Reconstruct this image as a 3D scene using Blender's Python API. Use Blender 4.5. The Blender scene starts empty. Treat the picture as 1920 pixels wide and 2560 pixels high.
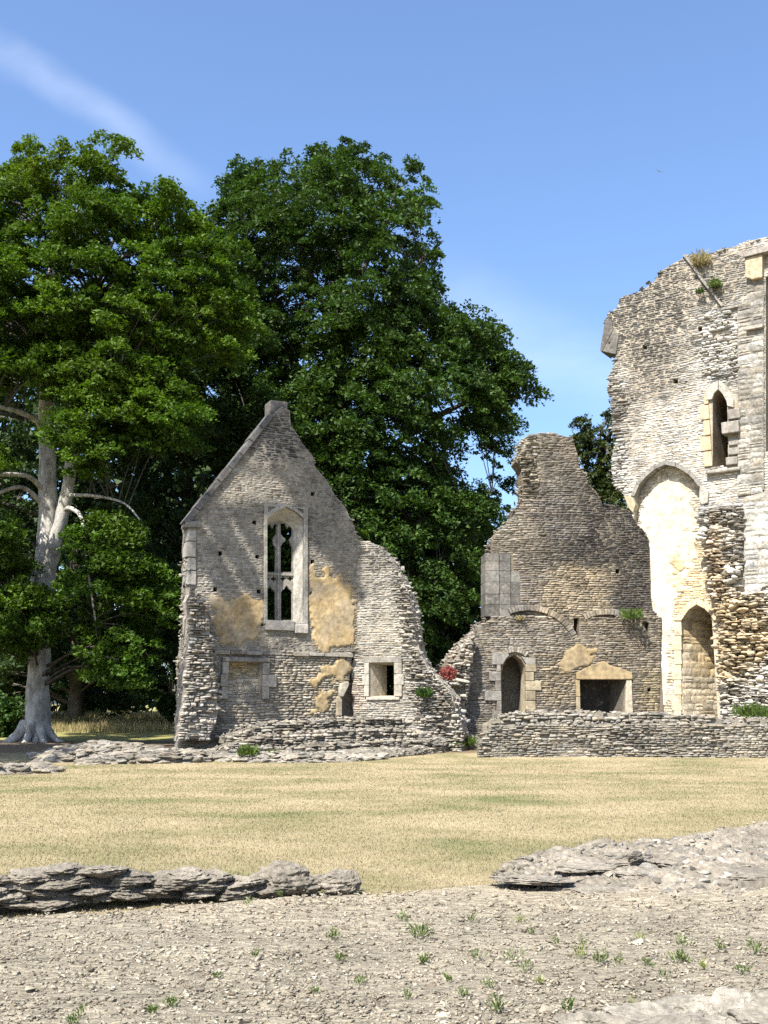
import bpy, bmesh, math, random
import numpy as np
from mathutils import Vector, Matrix, Euler
from mathutils.geometry import delaunay_2d_cdt

# ------------------------------------------------------------------ camera
SC = bpy.context.scene
COL = SC.collection
F, CX, CY = 2624.0, 960.0, 1280.0          # focal length and centre in photograph pixels
PITCH = math.radians(10.7); CAMZ = 1.65
cp, sp = math.cos(PITCH), math.sin(PITCH)
cam_d = bpy.data.cameras.new('camera'); cam = bpy.data.objects.new('camera', cam_d); COL.objects.link(cam)
cam.location = (0, 0, CAMZ); cam.rotation_euler = (math.pi/2 + PITCH, 0, 0)
cam_d.sensor_fit = 'VERTICAL'; cam_d.sensor_height = 36.0; cam_d.sensor_width = 27.0
cam_d.lens = F/2560*36.0; cam_d.clip_start = 0.1; cam_d.clip_end = 3000
SC.camera = cam
# ------------------------------------------------------------------ light
SUN_EL, SUN_AZ = math.radians(51), math.radians(209)     # azimuth clockwise from +Y
SUN = Vector((math.sin(SUN_AZ)*math.cos(SUN_EL), math.cos(SUN_AZ)*math.cos(SUN_EL), math.sin(SUN_EL)))
sd = bpy.data.lights.new('sun', 'SUN'); so = bpy.data.objects.new('sun', sd); COL.objects.link(so)
sd.energy = 5.0; sd.angle = math.radians(0.53); sd.color = (1.0, 0.95, 0.87)
so.rotation_euler = (-SUN).to_track_quat('-Z', 'Y').to_euler(); so.location = (-30, -30, 60)
SC.view_settings.view_transform = 'Standard'; SC.view_settings.look = 'None'
SC.view_settings.exposure = 1.42; SC.view_settings.gamma = 1.0
SC.render.engine = 'CYCLES'
SC.cycles.use_denoising = False
SC.cycles.max_bounces = 6; SC.cycles.transparent_max_bounces = 4

def ray(px, py):
    x, y = (px-CX)/F, (CY-py)/F
    return Vector((x, cp - y*sp, sp + y*cp))
def at(px, py, Y):
    d = ray(px, py); return Vector((0, 0, CAMZ)) + d*(Y/d.y)
def proj(P):
    dx, dy, dz = P[0], P[1], P[2]-CAMZ
    zc = dy*cp + dz*sp; yc = -dy*sp + dz*cp
    return CX + F*dx/zc, CY - F*yc/zc

W = bpy.data.worlds.new('World'); SC.world = W; W.use_nodes = True
nt = W.node_tree; nt.nodes.clear()
def N(t, ty, **k):
    n = t.nodes.new(ty)
    for a, b in k.items():
        if a == 'I':
            for s, v in b.items(): n.inputs[s].default_value = v
        else: setattr(n, a, b)
    return n
out = N(nt, 'ShaderNodeOutputWorld'); bg = N(nt, 'ShaderNodeBackground', I={'Strength': 0.113})
sky = N(nt, 'ShaderNodeTexSky', sky_type='NISHITA', sun_disc=False, sun_elevation=SUN_EL, sun_rotation=SUN_AZ,
        altitude=120, air_density=1.0, dust_density=2.2, ozone_density=6.0)
tc = N(nt, 'ShaderNodeTexCoord')
def wband(p, q, width, reach):
    """soft streak of cirrus along the great circle through two sky directions"""
    a, b = ray(*p).normalized(), ray(*q).normalized()
    n = a.cross(b).normalized(); mid = (a+b).normalized()
    d1 = N(nt, 'ShaderNodeVectorMath', operation='DOT_PRODUCT'); d1.inputs[1].default_value = n
    nt.links.new(warp.outputs[0], d1.inputs[0])
    ab = N(nt, 'ShaderNodeMath', operation='ABSOLUTE'); nt.links.new(d1.outputs['Value'], ab.inputs[0])
    m1 = N(nt, 'ShaderNodeMapRange', interpolation_type='SMOOTHSTEP', I={1: 0.0, 2: width, 3: 1.0, 4: 0.0}); nt.links.new(ab.outputs[0], m1.inputs[0])
    d2 = N(nt, 'ShaderNodeVectorMath', operation='DOT_PRODUCT'); d2.inputs[1].default_value = mid
    nt.links.new(tc.outputs['Generated'], d2.inputs[0])
    m2 = N(nt, 'ShaderNodeMapRange', interpolation_type='SMOOTHSTEP', I={1: math.cos(reach), 2: 1.0, 3: 0.0, 4: 1.0}); nt.links.new(d2.outputs['Value'], m2.inputs[0])
    mm = N(nt, 'ShaderNodeMath', operation='MULTIPLY'); nt.links.new(m1.outputs[0], mm.inputs[0]); nt.links.new(m2.outputs[0], mm.inputs[1])
    return mm
wn = N(nt, 'ShaderNodeTexNoise', I={'Scale': 7.0, 'Detail': 5.0}); nt.links.new(tc.outputs['Generated'], wn.inputs['Vector'])
ws = N(nt, 'ShaderNodeVectorMath', operation='SUBTRACT'); ws.inputs[1].default_value = (.5, .5, .5); nt.links.new(wn.outputs['Color'], ws.inputs[0])
wsc = N(nt, 'ShaderNodeVectorMath', operation='SCALE', I={'Scale': 0.05}); nt.links.new(ws.outputs[0], wsc.inputs[0])
warp = N(nt, 'ShaderNodeVectorMath', operation='ADD'); nt.links.new(tc.outputs['Generated'], warp.inputs[0]); nt.links.new(wsc.outputs[0], warp.inputs[1])
b1 = wband((-150, 20), (430, 420), 0.022, 0.17)
b2 = wband((1150, 780), (1560, 960), 0.06, 0.16)
wsum = N(nt, 'ShaderNodeMath', operation='MAXIMUM'); nt.links.new(b1.outputs[0], wsum.inputs[0]); nt.links.new(b2.outputs[0], wsum.inputs[1])
cmap = N(nt, 'ShaderNodeMapping'); cmap.inputs['Scale'].default_value = (5, 5, 16); cmap.inputs['Rotation'].default_value = (0, .6, 0)
nt.links.new(warp.outputs[0], cmap.inputs[0])
cn = N(nt, 'ShaderNodeTexNoise', I={'Scale': 1.3, 'Detail': 7.0, 'Roughness': .6}); nt.links.new(cmap.outputs[0], cn.inputs['Vector'])
cr = N(nt, 'ShaderNodeMapRange', I={1: .3, 2: .75, 3: 0.25, 4: 1.0}); nt.links.new(cn.outputs['Fac'], cr.inputs[0])
cm = N(nt, 'ShaderNodeMath', operation='MULTIPLY'); nt.links.new(wsum.outputs[0], cm.inputs[0]); nt.links.new(cr.outputs[0], cm.inputs[1])
cm2 = N(nt, 'ShaderNodeMath', operation='MULTIPLY', I={1: 0.17}); nt.links.new(cm.outputs[0], cm2.inputs[0])
cmix = N(nt, 'ShaderNodeMix', data_type='RGBA'); nt.links.new(cm2.outputs[0], cmix.inputs['Factor']); nt.links.new(sky.outputs[0], cmix.inputs['A'])
cmix.inputs['B'].default_value = (5.6, 5.9, 6.4, 1)
nt.links.new(cmix.outputs['Result'], bg.inputs['Color']); nt.links.new(bg.outputs[0], out.inputs['Surface'])

# ------------------------------------------------------------------ helpers
R = random.Random(7); NR = np.random.default_rng(11)
def _h(ix, iy, s):
    n = (ix*374761393 + iy*668265263 + s*1442695041) & 0xFFFFFFFF
    n = ((n ^ (n >> 13))*1274126177) & 0xFFFFFFFF
    return ((n ^ (n >> 16)) & 0xFFFF)/65535.0
def vn(x, y, s=0):
    """value noise, 0..1, numpy arrays or floats"""
    x = np.asarray(x, float); y = np.asarray(y, float)
    ix = np.floor(x).astype(np.int64); iy = np.floor(y).astype(np.int64)
    fx, fy = x-ix, y-iy; fx = fx*fx*(3-2*fx); fy = fy*fy*(3-2*fy)
    a, b, c, d = _h(ix, iy, s), _h(ix+1, iy, s), _h(ix, iy+1, s), _h(ix+1, iy+1, s)
    return (a*(1-fx)+b*fx)*(1-fy) + (c*(1-fx)+d*fx)*fy
def fbm(x, y, s=0, o=4):
    t, a, m = 0.0, .5, 0.0
    for i in range(o):
        t = t + a*vn(np.asarray(x)*2**i, np.asarray(y)*2**i, s+i*17); m += a; a *= .5
    return t/m
def sstep(a, b, x):
    t = np.clip((np.asarray(x, float)-a)/(b-a), 0, 1); return t*t*(3-2*t)

def tag(o, label=None, cat=None, group=None, kind=None):
    if label: o['label'] = label
    if cat: o['category'] = cat
    if group: o['group'] = group
    if kind: o['kind'] = kind
    return o
def empty(name, M=None, label=None, cat=None, group=None, kind=None):
    o = bpy.data.objects.new(name, None); COL.objects.link(o); o.empty_display_size = .3
    if M is not None: o.matrix_world = M
    return tag(o, label, cat, group, kind)
def mesh_np(name, V, T, mat, parent=None, col=None, smooth=False):
    """triangles or quads (uniform) as one mesh object"""
    V = np.asarray(V, np.float32); T = np.asarray(T, np.int32); k = T.shape[1]
    me = bpy.data.meshes.new(name)
    me.vertices.add(len(V)); me.vertices.foreach_set('co', V.ravel())
    me.loops.add(T.size); me.loops.foreach_set('vertex_index', T.ravel())
    me.polygons.add(len(T)); me.polygons.foreach_set('loop_start', np.arange(0, T.size, k, dtype=np.int32))
    me.polygons.foreach_set('loop_total', np.full(len(T), k, np.int32))
    if smooth: me.polygons.foreach_set('use_smooth', np.ones(len(T), bool))
    me.update(calc_edges=True)
    a = me.attributes.new('Col', 'FLOAT_COLOR', 'POINT')
    c = np.ones((len(V), 4), np.float32)
    if col is not None: c[:, :3] = col
    a.data.foreach_set('color', c.ravel())
    if mat: me.materials.append(mat)
    o = bpy.data.objects.new(name, me); COL.objects.link(o)
    if parent: o.parent = parent
    return o
def mesh_py(name, V, Fc, mat, parent=None, color=None, smooth=False, bevel=0):
    """mixed polygons; small dressed pieces"""
    me = bpy.data.meshes.new(name); me.from_pydata([tuple(v) for v in V], [], Fc); 
    bm = bmesh.new(); bm.from_mesh(me); bmesh.ops.recalc_face_normals(bm, faces=bm.faces); bm.to_mesh(me); bm.free()
    a = me.attributes.new('Col', 'FLOAT_COLOR', 'POINT'); a.data.foreach_set('color', np.ones(len(me.vertices)*4, np.float32))
    if mat: me.materials.append(mat)
    if smooth: me.polygons.foreach_set('use_smooth', np.ones(len(me.polygons), bool))
    o = bpy.data.objects.new(name, me); COL.objects.link(o)
    if parent: o.parent = parent
    if color: o.color = (*color, 1)
    if bevel:
        m = o.modifiers.new('bevel', 'BEVEL'); m.width = bevel; m.segments = 2; m.limit_method = 'ANGLE'
    return o
def inside(poly, x, y):
    c = False; n = len(poly); j = n-1
    for i in range(n):
        xi, yi = poly[i]; xj, yj = poly[j]
        if (yi > y) != (yj > y) and x < (xj-xi)*(y-yi)/(yj-yi)+xi: c = not c
        j = i
    return c
def _cross(P, z):
    xs = []; n = len(P)
    for i in range(n):
        (x0, z0), (x1, z1) = P[i], P[(i+1) % n]
        if (z0 > z) != (z1 > z): xs.append(x0 + (x1-x0)*(z-z0)/(z1-z0))
    xs.sort(); return list(zip(xs[::2], xs[1::2]))
def scan(polys, z):
    """stretches of a horizontal line inside the outline and outside every hole"""
    iv = _cross(polys[0], z)
    for P in polys[1:]:
        for a, b in _cross(P, z):
            nv = []
            for u, v in iv:
                if b <= u or a >= v: nv.append((u, v)); continue
                if a > u: nv.append((u, a))
                if b < v: nv.append((b, v))
            iv = nv
    return iv
def prism(name, polys, y0, y1, mat, parent, color=None, bevel=0, col=None):
    """(u,z) outline with holes, extruded from depth y0 (front) to y1 (back)"""
    flat = [Vector((p[0], p[1])) for P in polys for p in P]; ed = []; k0 = 0
    for P in polys: ed += [(k0+i, k0+(i+1) % len(P)) for i in range(len(P))]; k0 += len(P)
    V2, _, F2, *_ = delaunay_2d_cdt(flat, ed, [], 0, 1e-6)
    keep = []
    for f in F2:
        cx_, cy_ = sum(V2[i][0] for i in f)/len(f), sum(V2[i][1] for i in f)/len(f)
        if inside(polys[0], cx_, cy_) and not any(inside(h, cx_, cy_) for h in polys[1:]): keep.append(list(f))
    n = len(V2); V = [(p[0], y0, p[1]) for p in V2] + [(p[0], y1, p[1]) for p in V2]
    Fc = keep + [[i+n for i in f[::-1]] for f in keep]
    cnt = {}
    for f in keep:
        for i in range(len(f)):
            e_ = (f[i], f[(i+1) % len(f)]); cnt[e_] = cnt.get(e_, 0)+1
    for (a_, b_) in cnt:
        if (b_, a_) not in cnt: Fc.append([a_, b_, b_+n, a_+n])
    return mesh_py(name, V, Fc, mat, parent, color, bevel=bevel)
def loft(name, A, ya, B, yb, mat, parent, color=None, closed=True, thick=None):
    n = len(A); V = [(p[0], ya, p[1]) for p in A] + [(p[0], yb, p[1]) for p in B]
    m = n if closed else n-1
    Fc = [[i, (i+1) % n, (i+1) % n+n, i+n] for i in range(m)]
    return mesh_py(name, V, Fc, mat, parent, color)
def box(name, u0, u1, z0, z1, y0, y1, mat, parent, color=None, bevel=.015):
    return prism(name, [[(u0, z0), (u1, z0), (u1, z1), (u0, z1)]], y0, y1, mat, parent, color, bevel)
def sh(c, a=.88, b=1.12):
    v = R.uniform(a, b); h = R.uniform(-.025, .025); return (c[0]*v*(1+h), c[1]*v, c[2]*v*(1-h))
def ragged(poly, amp=.10, step=.07, seed=0):
    """torn plaster edge"""
    o = []; n = len(poly); cx_ = sum(p[0] for p in poly)/n; cz_ = sum(p[1] for p in poly)/n
    for i in range(n):
        (x0, z0), (x1, z1) = poly[i], poly[(i+1) % n]; L = math.hypot(x1-x0, z1-z0); k = max(1, int(L/step))
        for j in range(k):
            t = j/k; x, z = x0+(x1-x0)*t, z0+(z1-z0)*t; d = math.hypot(x-cx_, z-cz_)+1e-6
            q = (float(fbm(x*3.1, z*3.1, 60+seed, 5))-.5)*amp*4; o.append((x+(x-cx_)/d*q, z+(z-cz_)/d*q))
    return o
def rough(poly, amp=.07, step=.22, zfix=None, rng=R, open_=False):
    """break an outline into stone-sized ragged steps"""
    o = []; n = len(poly)
    for i in range(n-1 if open_ else n):
        (x0, z0), (x1, z1) = poly[i], poly[(i+1) % n]
        L = math.hypot(x1-x0, z1-z0); k = max(1, int(L/step))
        for j in range(k):
            t = j/k; x, z = x0+(x1-x0)*t, z0+(z1-z0)*t
            if zfix is not None and z < zfix: o.append((x, z)); continue
            o.append((x+rng.uniform(-amp, amp), z+rng.uniform(-amp, amp)))
    return o
def plaster(fr, thing, poly, y0, mat, ca, cb, seed=0, cell=.04, name='plaster_patch'):
    """worn skin of render: thick in the middle, thinning under the stone faces at a torn edge"""
    us = [p[0] for p in poly]; zs = [p[1] for p in poly]; m = .25
    U = np.arange(min(us)-m, max(us)+m, cell); Z = np.arange(min(zs)-m, max(zs)+m, cell); UU, ZZ = np.meshgrid(U, Z); D = np.empty(UU.shape)
    for j in range(len(Z)):
        for i in range(len(U)):
            d = pdist(poly, U[i], Z[j]); D[j, i] = d if inside(poly, U[i], Z[j]) else -d
    D = D+(fbm(UU*2.6, ZZ*3.4, 60+seed, 6)-.5)*.7; pit = fbm(UU*5.5+3, ZZ*5.5, 80+seed, 3)
    k = sstep(-.015, .022, D)*(1-.2*sstep(.66, .68, pit)); Y_ = y0+.045*(1-k)+.008*(fbm(UU*1.5, ZZ*1.5, 90+seed, 5)-.5)
    t = np.clip(fbm(UU*1.6+5, ZZ*1.6, 70+seed, 4)*1.7-.45, 0, 1)[..., None]; C_ = np.array(ca)*(1-t)+np.array(cb)*t
    nx_, ny_ = len(U), len(Z); idx = np.arange(nx_*ny_).reshape(ny_, nx_); Q = np.stack([idx[:-1, :-1], idx[:-1, 1:], idx[1:, 1:], idx[1:, :-1]], -1).reshape(-1, 4)
    kq = (k > .02).reshape(-1); Q = Q[kq[Q].any(1)]
    used = np.unique(Q); re_ = np.full(nx_*ny_, -1); re_[used] = np.arange(len(used))
    V = np.stack([UU, Y_, ZZ], -1).reshape(-1, 3)[used]
    return mesh_np(name, V, re_[Q], mat, thing, C_.reshape(-1, 3)[used], smooth=True)
def pdist(poly, x, y):
    m = 1e9; n = len(poly)
    for i in range(n):
        x0, y0 = poly[i]; x1, y1 = poly[(i+1) % n]; dx, dy = x1-x0, y1-y0; t_ = max(0, min(1, ((x-x0)*dx+(y-y0)*dy)/(dx*dx+dy*dy+1e-9))); m = min(m, math.hypot(x-x0-dx*t_, y-y0-dy*t_))
    return m
class Frame:
    """a wall plane: local x along the wall, local y into the wall, z up"""
    def __init__(s, px, Y, deg):
        P = at(px, 1775, Y); s.O = Vector((P.x, P.y, 0)); a = math.radians(deg)
        s.U = Vector((math.cos(a), math.sin(a), 0)); s.I = Vector((-math.sin(a), math.cos(a), 0))
        s.M = Matrix.Translation(s.O) @ Matrix.Rotation(a, 4, 'Z')
    def uv(s, px, py, y=0.0):
        d = ray(px, py); C = Vector((0, 0, CAMZ)); O = s.O + s.I*y
        t = (O-C).dot(s.I)/d.dot(s.I); P = C + d*t
        return ((P-s.O).dot(s.U), P.z)
    def poly(s, pts, y=0.0): return [s.uv(p[0], p[1], y) for p in pts]
    def world(s, u, y, z): return s.O + s.U*u + s.I*y + Vector((0, 0, z))
    def px(s, u, y, z): return proj(s.world(u, y, z))

# ------------------------------------------------------------------ materials
def mat_new(name):
    m = bpy.data.materials.new(name); m.use_nodes = True; t = m.node_tree; t.nodes.clear()
    o = N(t, 'ShaderNodeOutputMaterial'); b = N(t, 'ShaderNodeBsdfPrincipled', I={'Roughness': .92, 'Specular IOR Level': .2})
    t.links.new(b.outputs[0], o.inputs['Surface']); return m, t, b
def stone_mat(name, mott=.5, bump=.6, bscale=22, lichen=.35, dist=.03, tint=(1, 1, 1)):
    m, t, b = mat_new(name); L = t.links.new
    g = N(t, 'ShaderNodeNewGeometry'); oi = N(t, 'ShaderNodeObjectInfo'); at_ = N(t, 'ShaderNodeAttribute', attribute_name='Col')
    mul = N(t, 'ShaderNodeMix', data_type='RGBA', blend_type='MULTIPLY', I={'Factor': 1.0}); L(oi.outputs['Color'], mul.inputs['A']); L(at_.outputs['Color'], mul.inputs['B'])
    rnd = N(t, 'ShaderNodeMath', operation='ADD'); L(g.outputs['Random Per Island'], rnd.inputs[0]); L(oi.outputs['Random'], rnd.inputs[1])
    # mottling at three sizes
    n1 = N(t, 'ShaderNodeTexNoise', I={'Scale': 1.3, 'Detail': 6.0, 'Roughness': .65}); L(g.outputs['Position'], n1.inputs['Vector'])
    n2 = N(t, 'ShaderNodeTexNoise', I={'Scale': bscale*.45, 'Detail': 5.0, 'Roughness': .7}); L(g.outputs['Position'], n2.inputs['Vector'])
    r1 = N(t, 'ShaderNodeMapRange', I={1: .3, 2: .7, 3: 1-mott*.55, 4: 1+mott*.35}); L(n1.outputs['Fac'], r1.inputs[0])
    r2 = N(t, 'ShaderNodeMapRange', I={1: .28, 2: .72, 3: 1-mott*.7, 4: 1+mott*.55}); L(n2.outputs['Fac'], r2.inputs[0])
    k0 = N(t, 'ShaderNodeMath', operation='MULTIPLY'); k = N(t, 'ShaderNodeMath', operation='MULTIPLY', I={1: .74}); L(r1.outputs[0], k0.inputs[0]); L(r2.outputs[0], k0.inputs[1]); L(k0.outputs[0], k.inputs[0])
    sc = N(t, 'ShaderNodeVectorMath', operation='SCALE'); L(mul.outputs['Result'], sc.inputs[0]); L(k.outputs[0], sc.inputs['Scale'])
    # pale and dark lichen crusts
    n3 = N(t, 'ShaderNodeTexNoise', I={'Scale': bscale*.3, 'Detail': 7.0, 'Roughness': .75}); L(g.outputs['Position'], n3.inputs['Vector'])
    off = N(t, 'ShaderNodeVectorMath', operation='ADD'); off.inputs[1].default_value = (31, 7, 13); L(g.outputs['Position'], off.inputs[0])
    n4 = N(t, 'ShaderNodeTexNoise', I={'Scale': bscale*.22, 'Detail': 7.0, 'Roughness': .75}); L(off.outputs[0], n4.inputs['Vector'])
    l3 = N(t, 'ShaderNodeMapRange', I={1: .56, 2: .66, 3: 0., 4: lichen*.65}); L(n3.outputs['Fac'], l3.inputs[0])
    l4 = N(t, 'ShaderNodeMapRange', I={1: .56, 2: .68, 3: 0., 4: lichen*1.3}); L(n4.outputs['Fac'], l4.inputs[0])
    m3 = N(t, 'ShaderNodeMix', data_type='RGBA'); L(l3.outputs[0], m3.inputs['Factor']); L(sc.outputs[0], m3.inputs['A']); m3.inputs['B'].default_value = (.42, .395, .34, 1)
    m4 = N(t, 'ShaderNodeMix', data_type='RGBA'); L(l4.outputs[0], m4.inputs['Factor']); L(m3.outputs['Result'], m4.inputs['A']); m4.inputs['B'].default_value = (.055, .052, .046, 1)
    L(m4.outputs['Result'], b.inputs['Base Color'])
    n5 = N(t, 'ShaderNodeTexNoise', I={'Scale': bscale, 'Detail': 8.0, 'Roughness': .7}); L(g.outputs['Position'], n5.inputs['Vector'])
    bp = N(t, 'ShaderNodeBump', I={'Strength': bump, 'Distance': dist}); L(n5.outputs['Fac'], bp.inputs['Height']); L(bp.outputs[0], b.inputs['Normal'])
    return m
M_ST = stone_mat('rubble_stone', mott=.75, lichen=.5); M_DR = stone_mat('dressed_stone', mott=.62, bump=.6, bscale=15, lichen=.42, dist=.025)
M_MO = stone_mat('mortar', mott=.6, bump=.9, bscale=14, lichen=.15, dist=.06)
M_FG = stone_mat('near_stone', mott=.75, bump=1.0, bscale=38, lichen=.45, dist=.035)
M_PV = stone_mat('paving_stone', mott=.6, bump=.8, bscale=45, lichen=.22, dist=.02)
M_PL = stone_mat('ochre_plaster', mott=.65, bump=.4, bscale=12, lichen=.3, dist=.012)
M_MD = stone_mat('mound_stone', mott=.75, bump=.9, bscale=30, lichen=.38, dist=.03)
def bed_mat(name):
    """dusty bed of stones set on edge: wavy ridges, packed grit and pale flecks"""
    m, t, b = mat_new(name); L = t.links.new; g = N(t, 'ShaderNodeNewGeometry')
    wn_ = N(t, 'ShaderNodeTexNoise', I={'Scale': .9, 'Detail': 3.0}); L(g.outputs['Position'], wn_.inputs['Vector'])
    ws_ = N(t, 'ShaderNodeVectorMath', operation='SCALE', I={'Scale': .55}); L(wn_.outputs['Color'], ws_.inputs[0])
    wa = N(t, 'ShaderNodeVectorMath', operation='ADD'); L(g.outputs['Position'], wa.inputs[0]); L(ws_.outputs[0], wa.inputs[1])
    mp = N(t, 'ShaderNodeMapping'); mp.inputs['Scale'].default_value = (7, 24, 24); mp.inputs['Rotation'].default_value = (0, 0, -.12); L(wa.outputs[0], mp.inputs[0])
    n1 = N(t, 'ShaderNodeTexNoise', I={'Scale': 1.0, 'Detail': 5.0, 'Roughness': .6}); L(mp.outputs[0], n1.inputs['Vector'])
    n2 = N(t, 'ShaderNodeTexNoise', I={'Scale': 55.0, 'Detail': 6.0, 'Roughness': .75}); L(g.outputs['Position'], n2.inputs['Vector'])
    n3 = N(t, 'ShaderNodeTexNoise', I={'Scale': 1.1, 'Detail': 5.0}); L(g.outputs['Position'], n3.inputs['Vector'])
    at_ = N(t, 'ShaderNodeAttribute', attribute_name='Col')
    r1 = N(t, 'ShaderNodeMapRange', I={1: .3, 2: .7, 3: .30, 4: .96}); L(n1.outputs['Fac'], r1.inputs[0])
    r2 = N(t, 'ShaderNodeMapRange', I={1: .3, 2: .7, 3: .55, 4: 1.45}); L(n2.outputs['Fac'], r2.inputs[0])
    r3 = N(t, 'ShaderNodeMapRange', I={1: .3, 2: .7, 3: .85, 4: 1.15}); L(n3.outputs['Fac'], r3.inputs[0])
    k1 = N(t, 'ShaderNodeMath', operation='MULTIPLY'); L(r1.outputs[0], k1.inputs[0]); L(r2.outputs[0], k1.inputs[1])
    k2 = N(t, 'ShaderNodeMath', operation='MULTIPLY'); L(k1.outputs[0], k2.inputs[0]); L(r3.outputs[0], k2.inputs[1])
    sc = N(t, 'ShaderNodeVectorMath', operation='SCALE'); L(at_.outputs['Color'], sc.inputs[0]); L(k2.outputs[0], sc.inputs['Scale'])
    L(sc.outputs[0], b.inputs['Base Color'])
    hs = N(t, 'ShaderNodeMath', operation='MULTIPLY_ADD', I={1: .35}); L(n2.outputs['Fac'], hs.inputs[0]); L(n1.outputs['Fac'], hs.inputs[2])
    bp = N(t, 'ShaderNodeBump', I={'Strength': 1.0, 'Distance': .045}); L(hs.outputs[0], bp.inputs['Height']); L(bp.outputs[0], b.inputs['Normal'])
    return m
M_BED = bed_mat('pitched_bed')
def leaf_mat(name, ca, cb, trans=.35, scale=.35):
    m = bpy.data.materials.new(name); m.use_nodes = True; t = m.node_tree; t.nodes.clear(); L = t.links.new
    o = N(t, 'ShaderNodeOutputMaterial'); g = N(t, 'ShaderNodeNewGeometry')
    a_ = N(t, 'ShaderNodeAttribute', attribute_name='Col')
    n = N(t, 'ShaderNodeTexNoise', I={'Scale': scale, 'Detail': 3.0}); L(g.outputs['Position'], n.inputs['Vector'])
    ad = N(t, 'ShaderNodeMath', operation='MULTIPLY_ADD', I={1: .5}); L(g.outputs['Random Per Island'], ad.inputs[0]); L(n.outputs['Fac'], ad.inputs[2])
    mr = N(t, 'ShaderNodeMapRange', I={1: .35, 2: 1.15}); L(ad.outputs[0], mr.inputs[0])
    c = N(t, 'ShaderNodeMix', data_type='RGBA'); c.inputs['A'].default_value = (*ca, 1); c.inputs['B'].default_value = (*cb, 1); L(mr.outputs[0], c.inputs['Factor'])
    mu = N(t, 'ShaderNodeMix', data_type='RGBA', blend_type='MULTIPLY', I={'Factor': 1.0}); L(c.outputs['Result'], mu.inputs['A']); L(a_.outputs['Color'], mu.inputs['B'])
    d = N(t, 'ShaderNodeBsdfPrincipled', I={'Roughness': .62, 'Specular IOR Level': .22}); L(mu.outputs['Result'], d.inputs['Base Color'])
    tr = N(t, 'ShaderNodeBsdfTranslucent'); hs = N(t, 'ShaderNodeMix', data_type='RGBA', blend_type='MULTIPLY', I={'Factor': 1.0}); hs.inputs['B'].default_value = (1.5, 1.6, .5, 1)
    L(mu.outputs['Result'], hs.inputs['A']); L(hs.outputs['Result'], tr.inputs['Color'])
    ms = N(t, 'ShaderNodeMixShader', I={'Fac': trans}); L(d.outputs[0], ms.inputs[1]); L(tr.outputs[0], ms.inputs[2]); L(ms.outputs[0], o.inputs['Surface'])
    return m
def bark_mat(name, ca, cb, scale=3.0):
    m, t, b = mat_new(name); L = t.links.new; g = N(t, 'ShaderNodeNewGeometry')
    mp = N(t, 'ShaderNodeMapping'); mp.inputs['Scale'].default_value = (1, 1, .45); L(g.outputs['Position'], mp.inputs[0])
    n = N(t, 'ShaderNodeTexNoise', I={'Scale': scale, 'Detail': 8.0, 'Roughness': .7}); L(mp.outputs[0], n.inputs['Vector'])
    mr = N(t, 'ShaderNodeMapRange', I={1: .35, 2: .65}); L(n.outputs['Fac'], mr.inputs[0])
    c = N(t, 'ShaderNodeMix', data_type='RGBA'); c.inputs['A'].default_value = (*ca, 1); c.inputs['B'].default_value = (*cb, 1); L(mr.outputs[0], c.inputs['Factor'])
    L(c.outputs['Result'], b.inputs['Base Color'])
    n2 = N(t, 'ShaderNodeTexNoise', I={'Scale': scale*5, 'Detail': 6.0}); L(mp.outputs[0], n2.inputs['Vector'])
    bp = N(t, 'ShaderNodeBump', I={'Strength': .5, 'Distance': .05}); L(n2.outputs['Fac'], bp.inputs['Height']); L(bp.outputs[0], b.inputs['Normal'])
    return m
M_BARK = bark_mat('beech_bark', (.17, .16, .135), (.50, .475, .43)); M_BARK2 = bark_mat('dark_bark', (.035, .032, .025), (.10, .088, .072))
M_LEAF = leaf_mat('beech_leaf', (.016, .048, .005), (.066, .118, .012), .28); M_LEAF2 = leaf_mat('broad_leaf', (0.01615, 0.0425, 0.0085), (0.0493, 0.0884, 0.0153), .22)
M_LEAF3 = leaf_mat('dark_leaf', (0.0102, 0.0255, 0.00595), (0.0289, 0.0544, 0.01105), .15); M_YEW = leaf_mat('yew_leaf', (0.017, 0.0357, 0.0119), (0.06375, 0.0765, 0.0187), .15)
M_RED = leaf_mat('red_leaf', (0.1445, 0.02975, 0.02975), (0.2805, 0.085, 0.07225), .25, 3); M_WEED = leaf_mat('weed_leaf', (.048, .082, .018), (.105, .145, .038), .3, 4)
M_WEED2 = leaf_mat('pale_weed_leaf', (0.136, 0.1615, 0.0425), (0.221, 0.238, 0.085), .3, 4)
M_DRY = leaf_mat('dry_grass', (0.2295, 0.187, 0.0935), (0.306, 0.2635, 0.1445), .25, 2)

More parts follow.
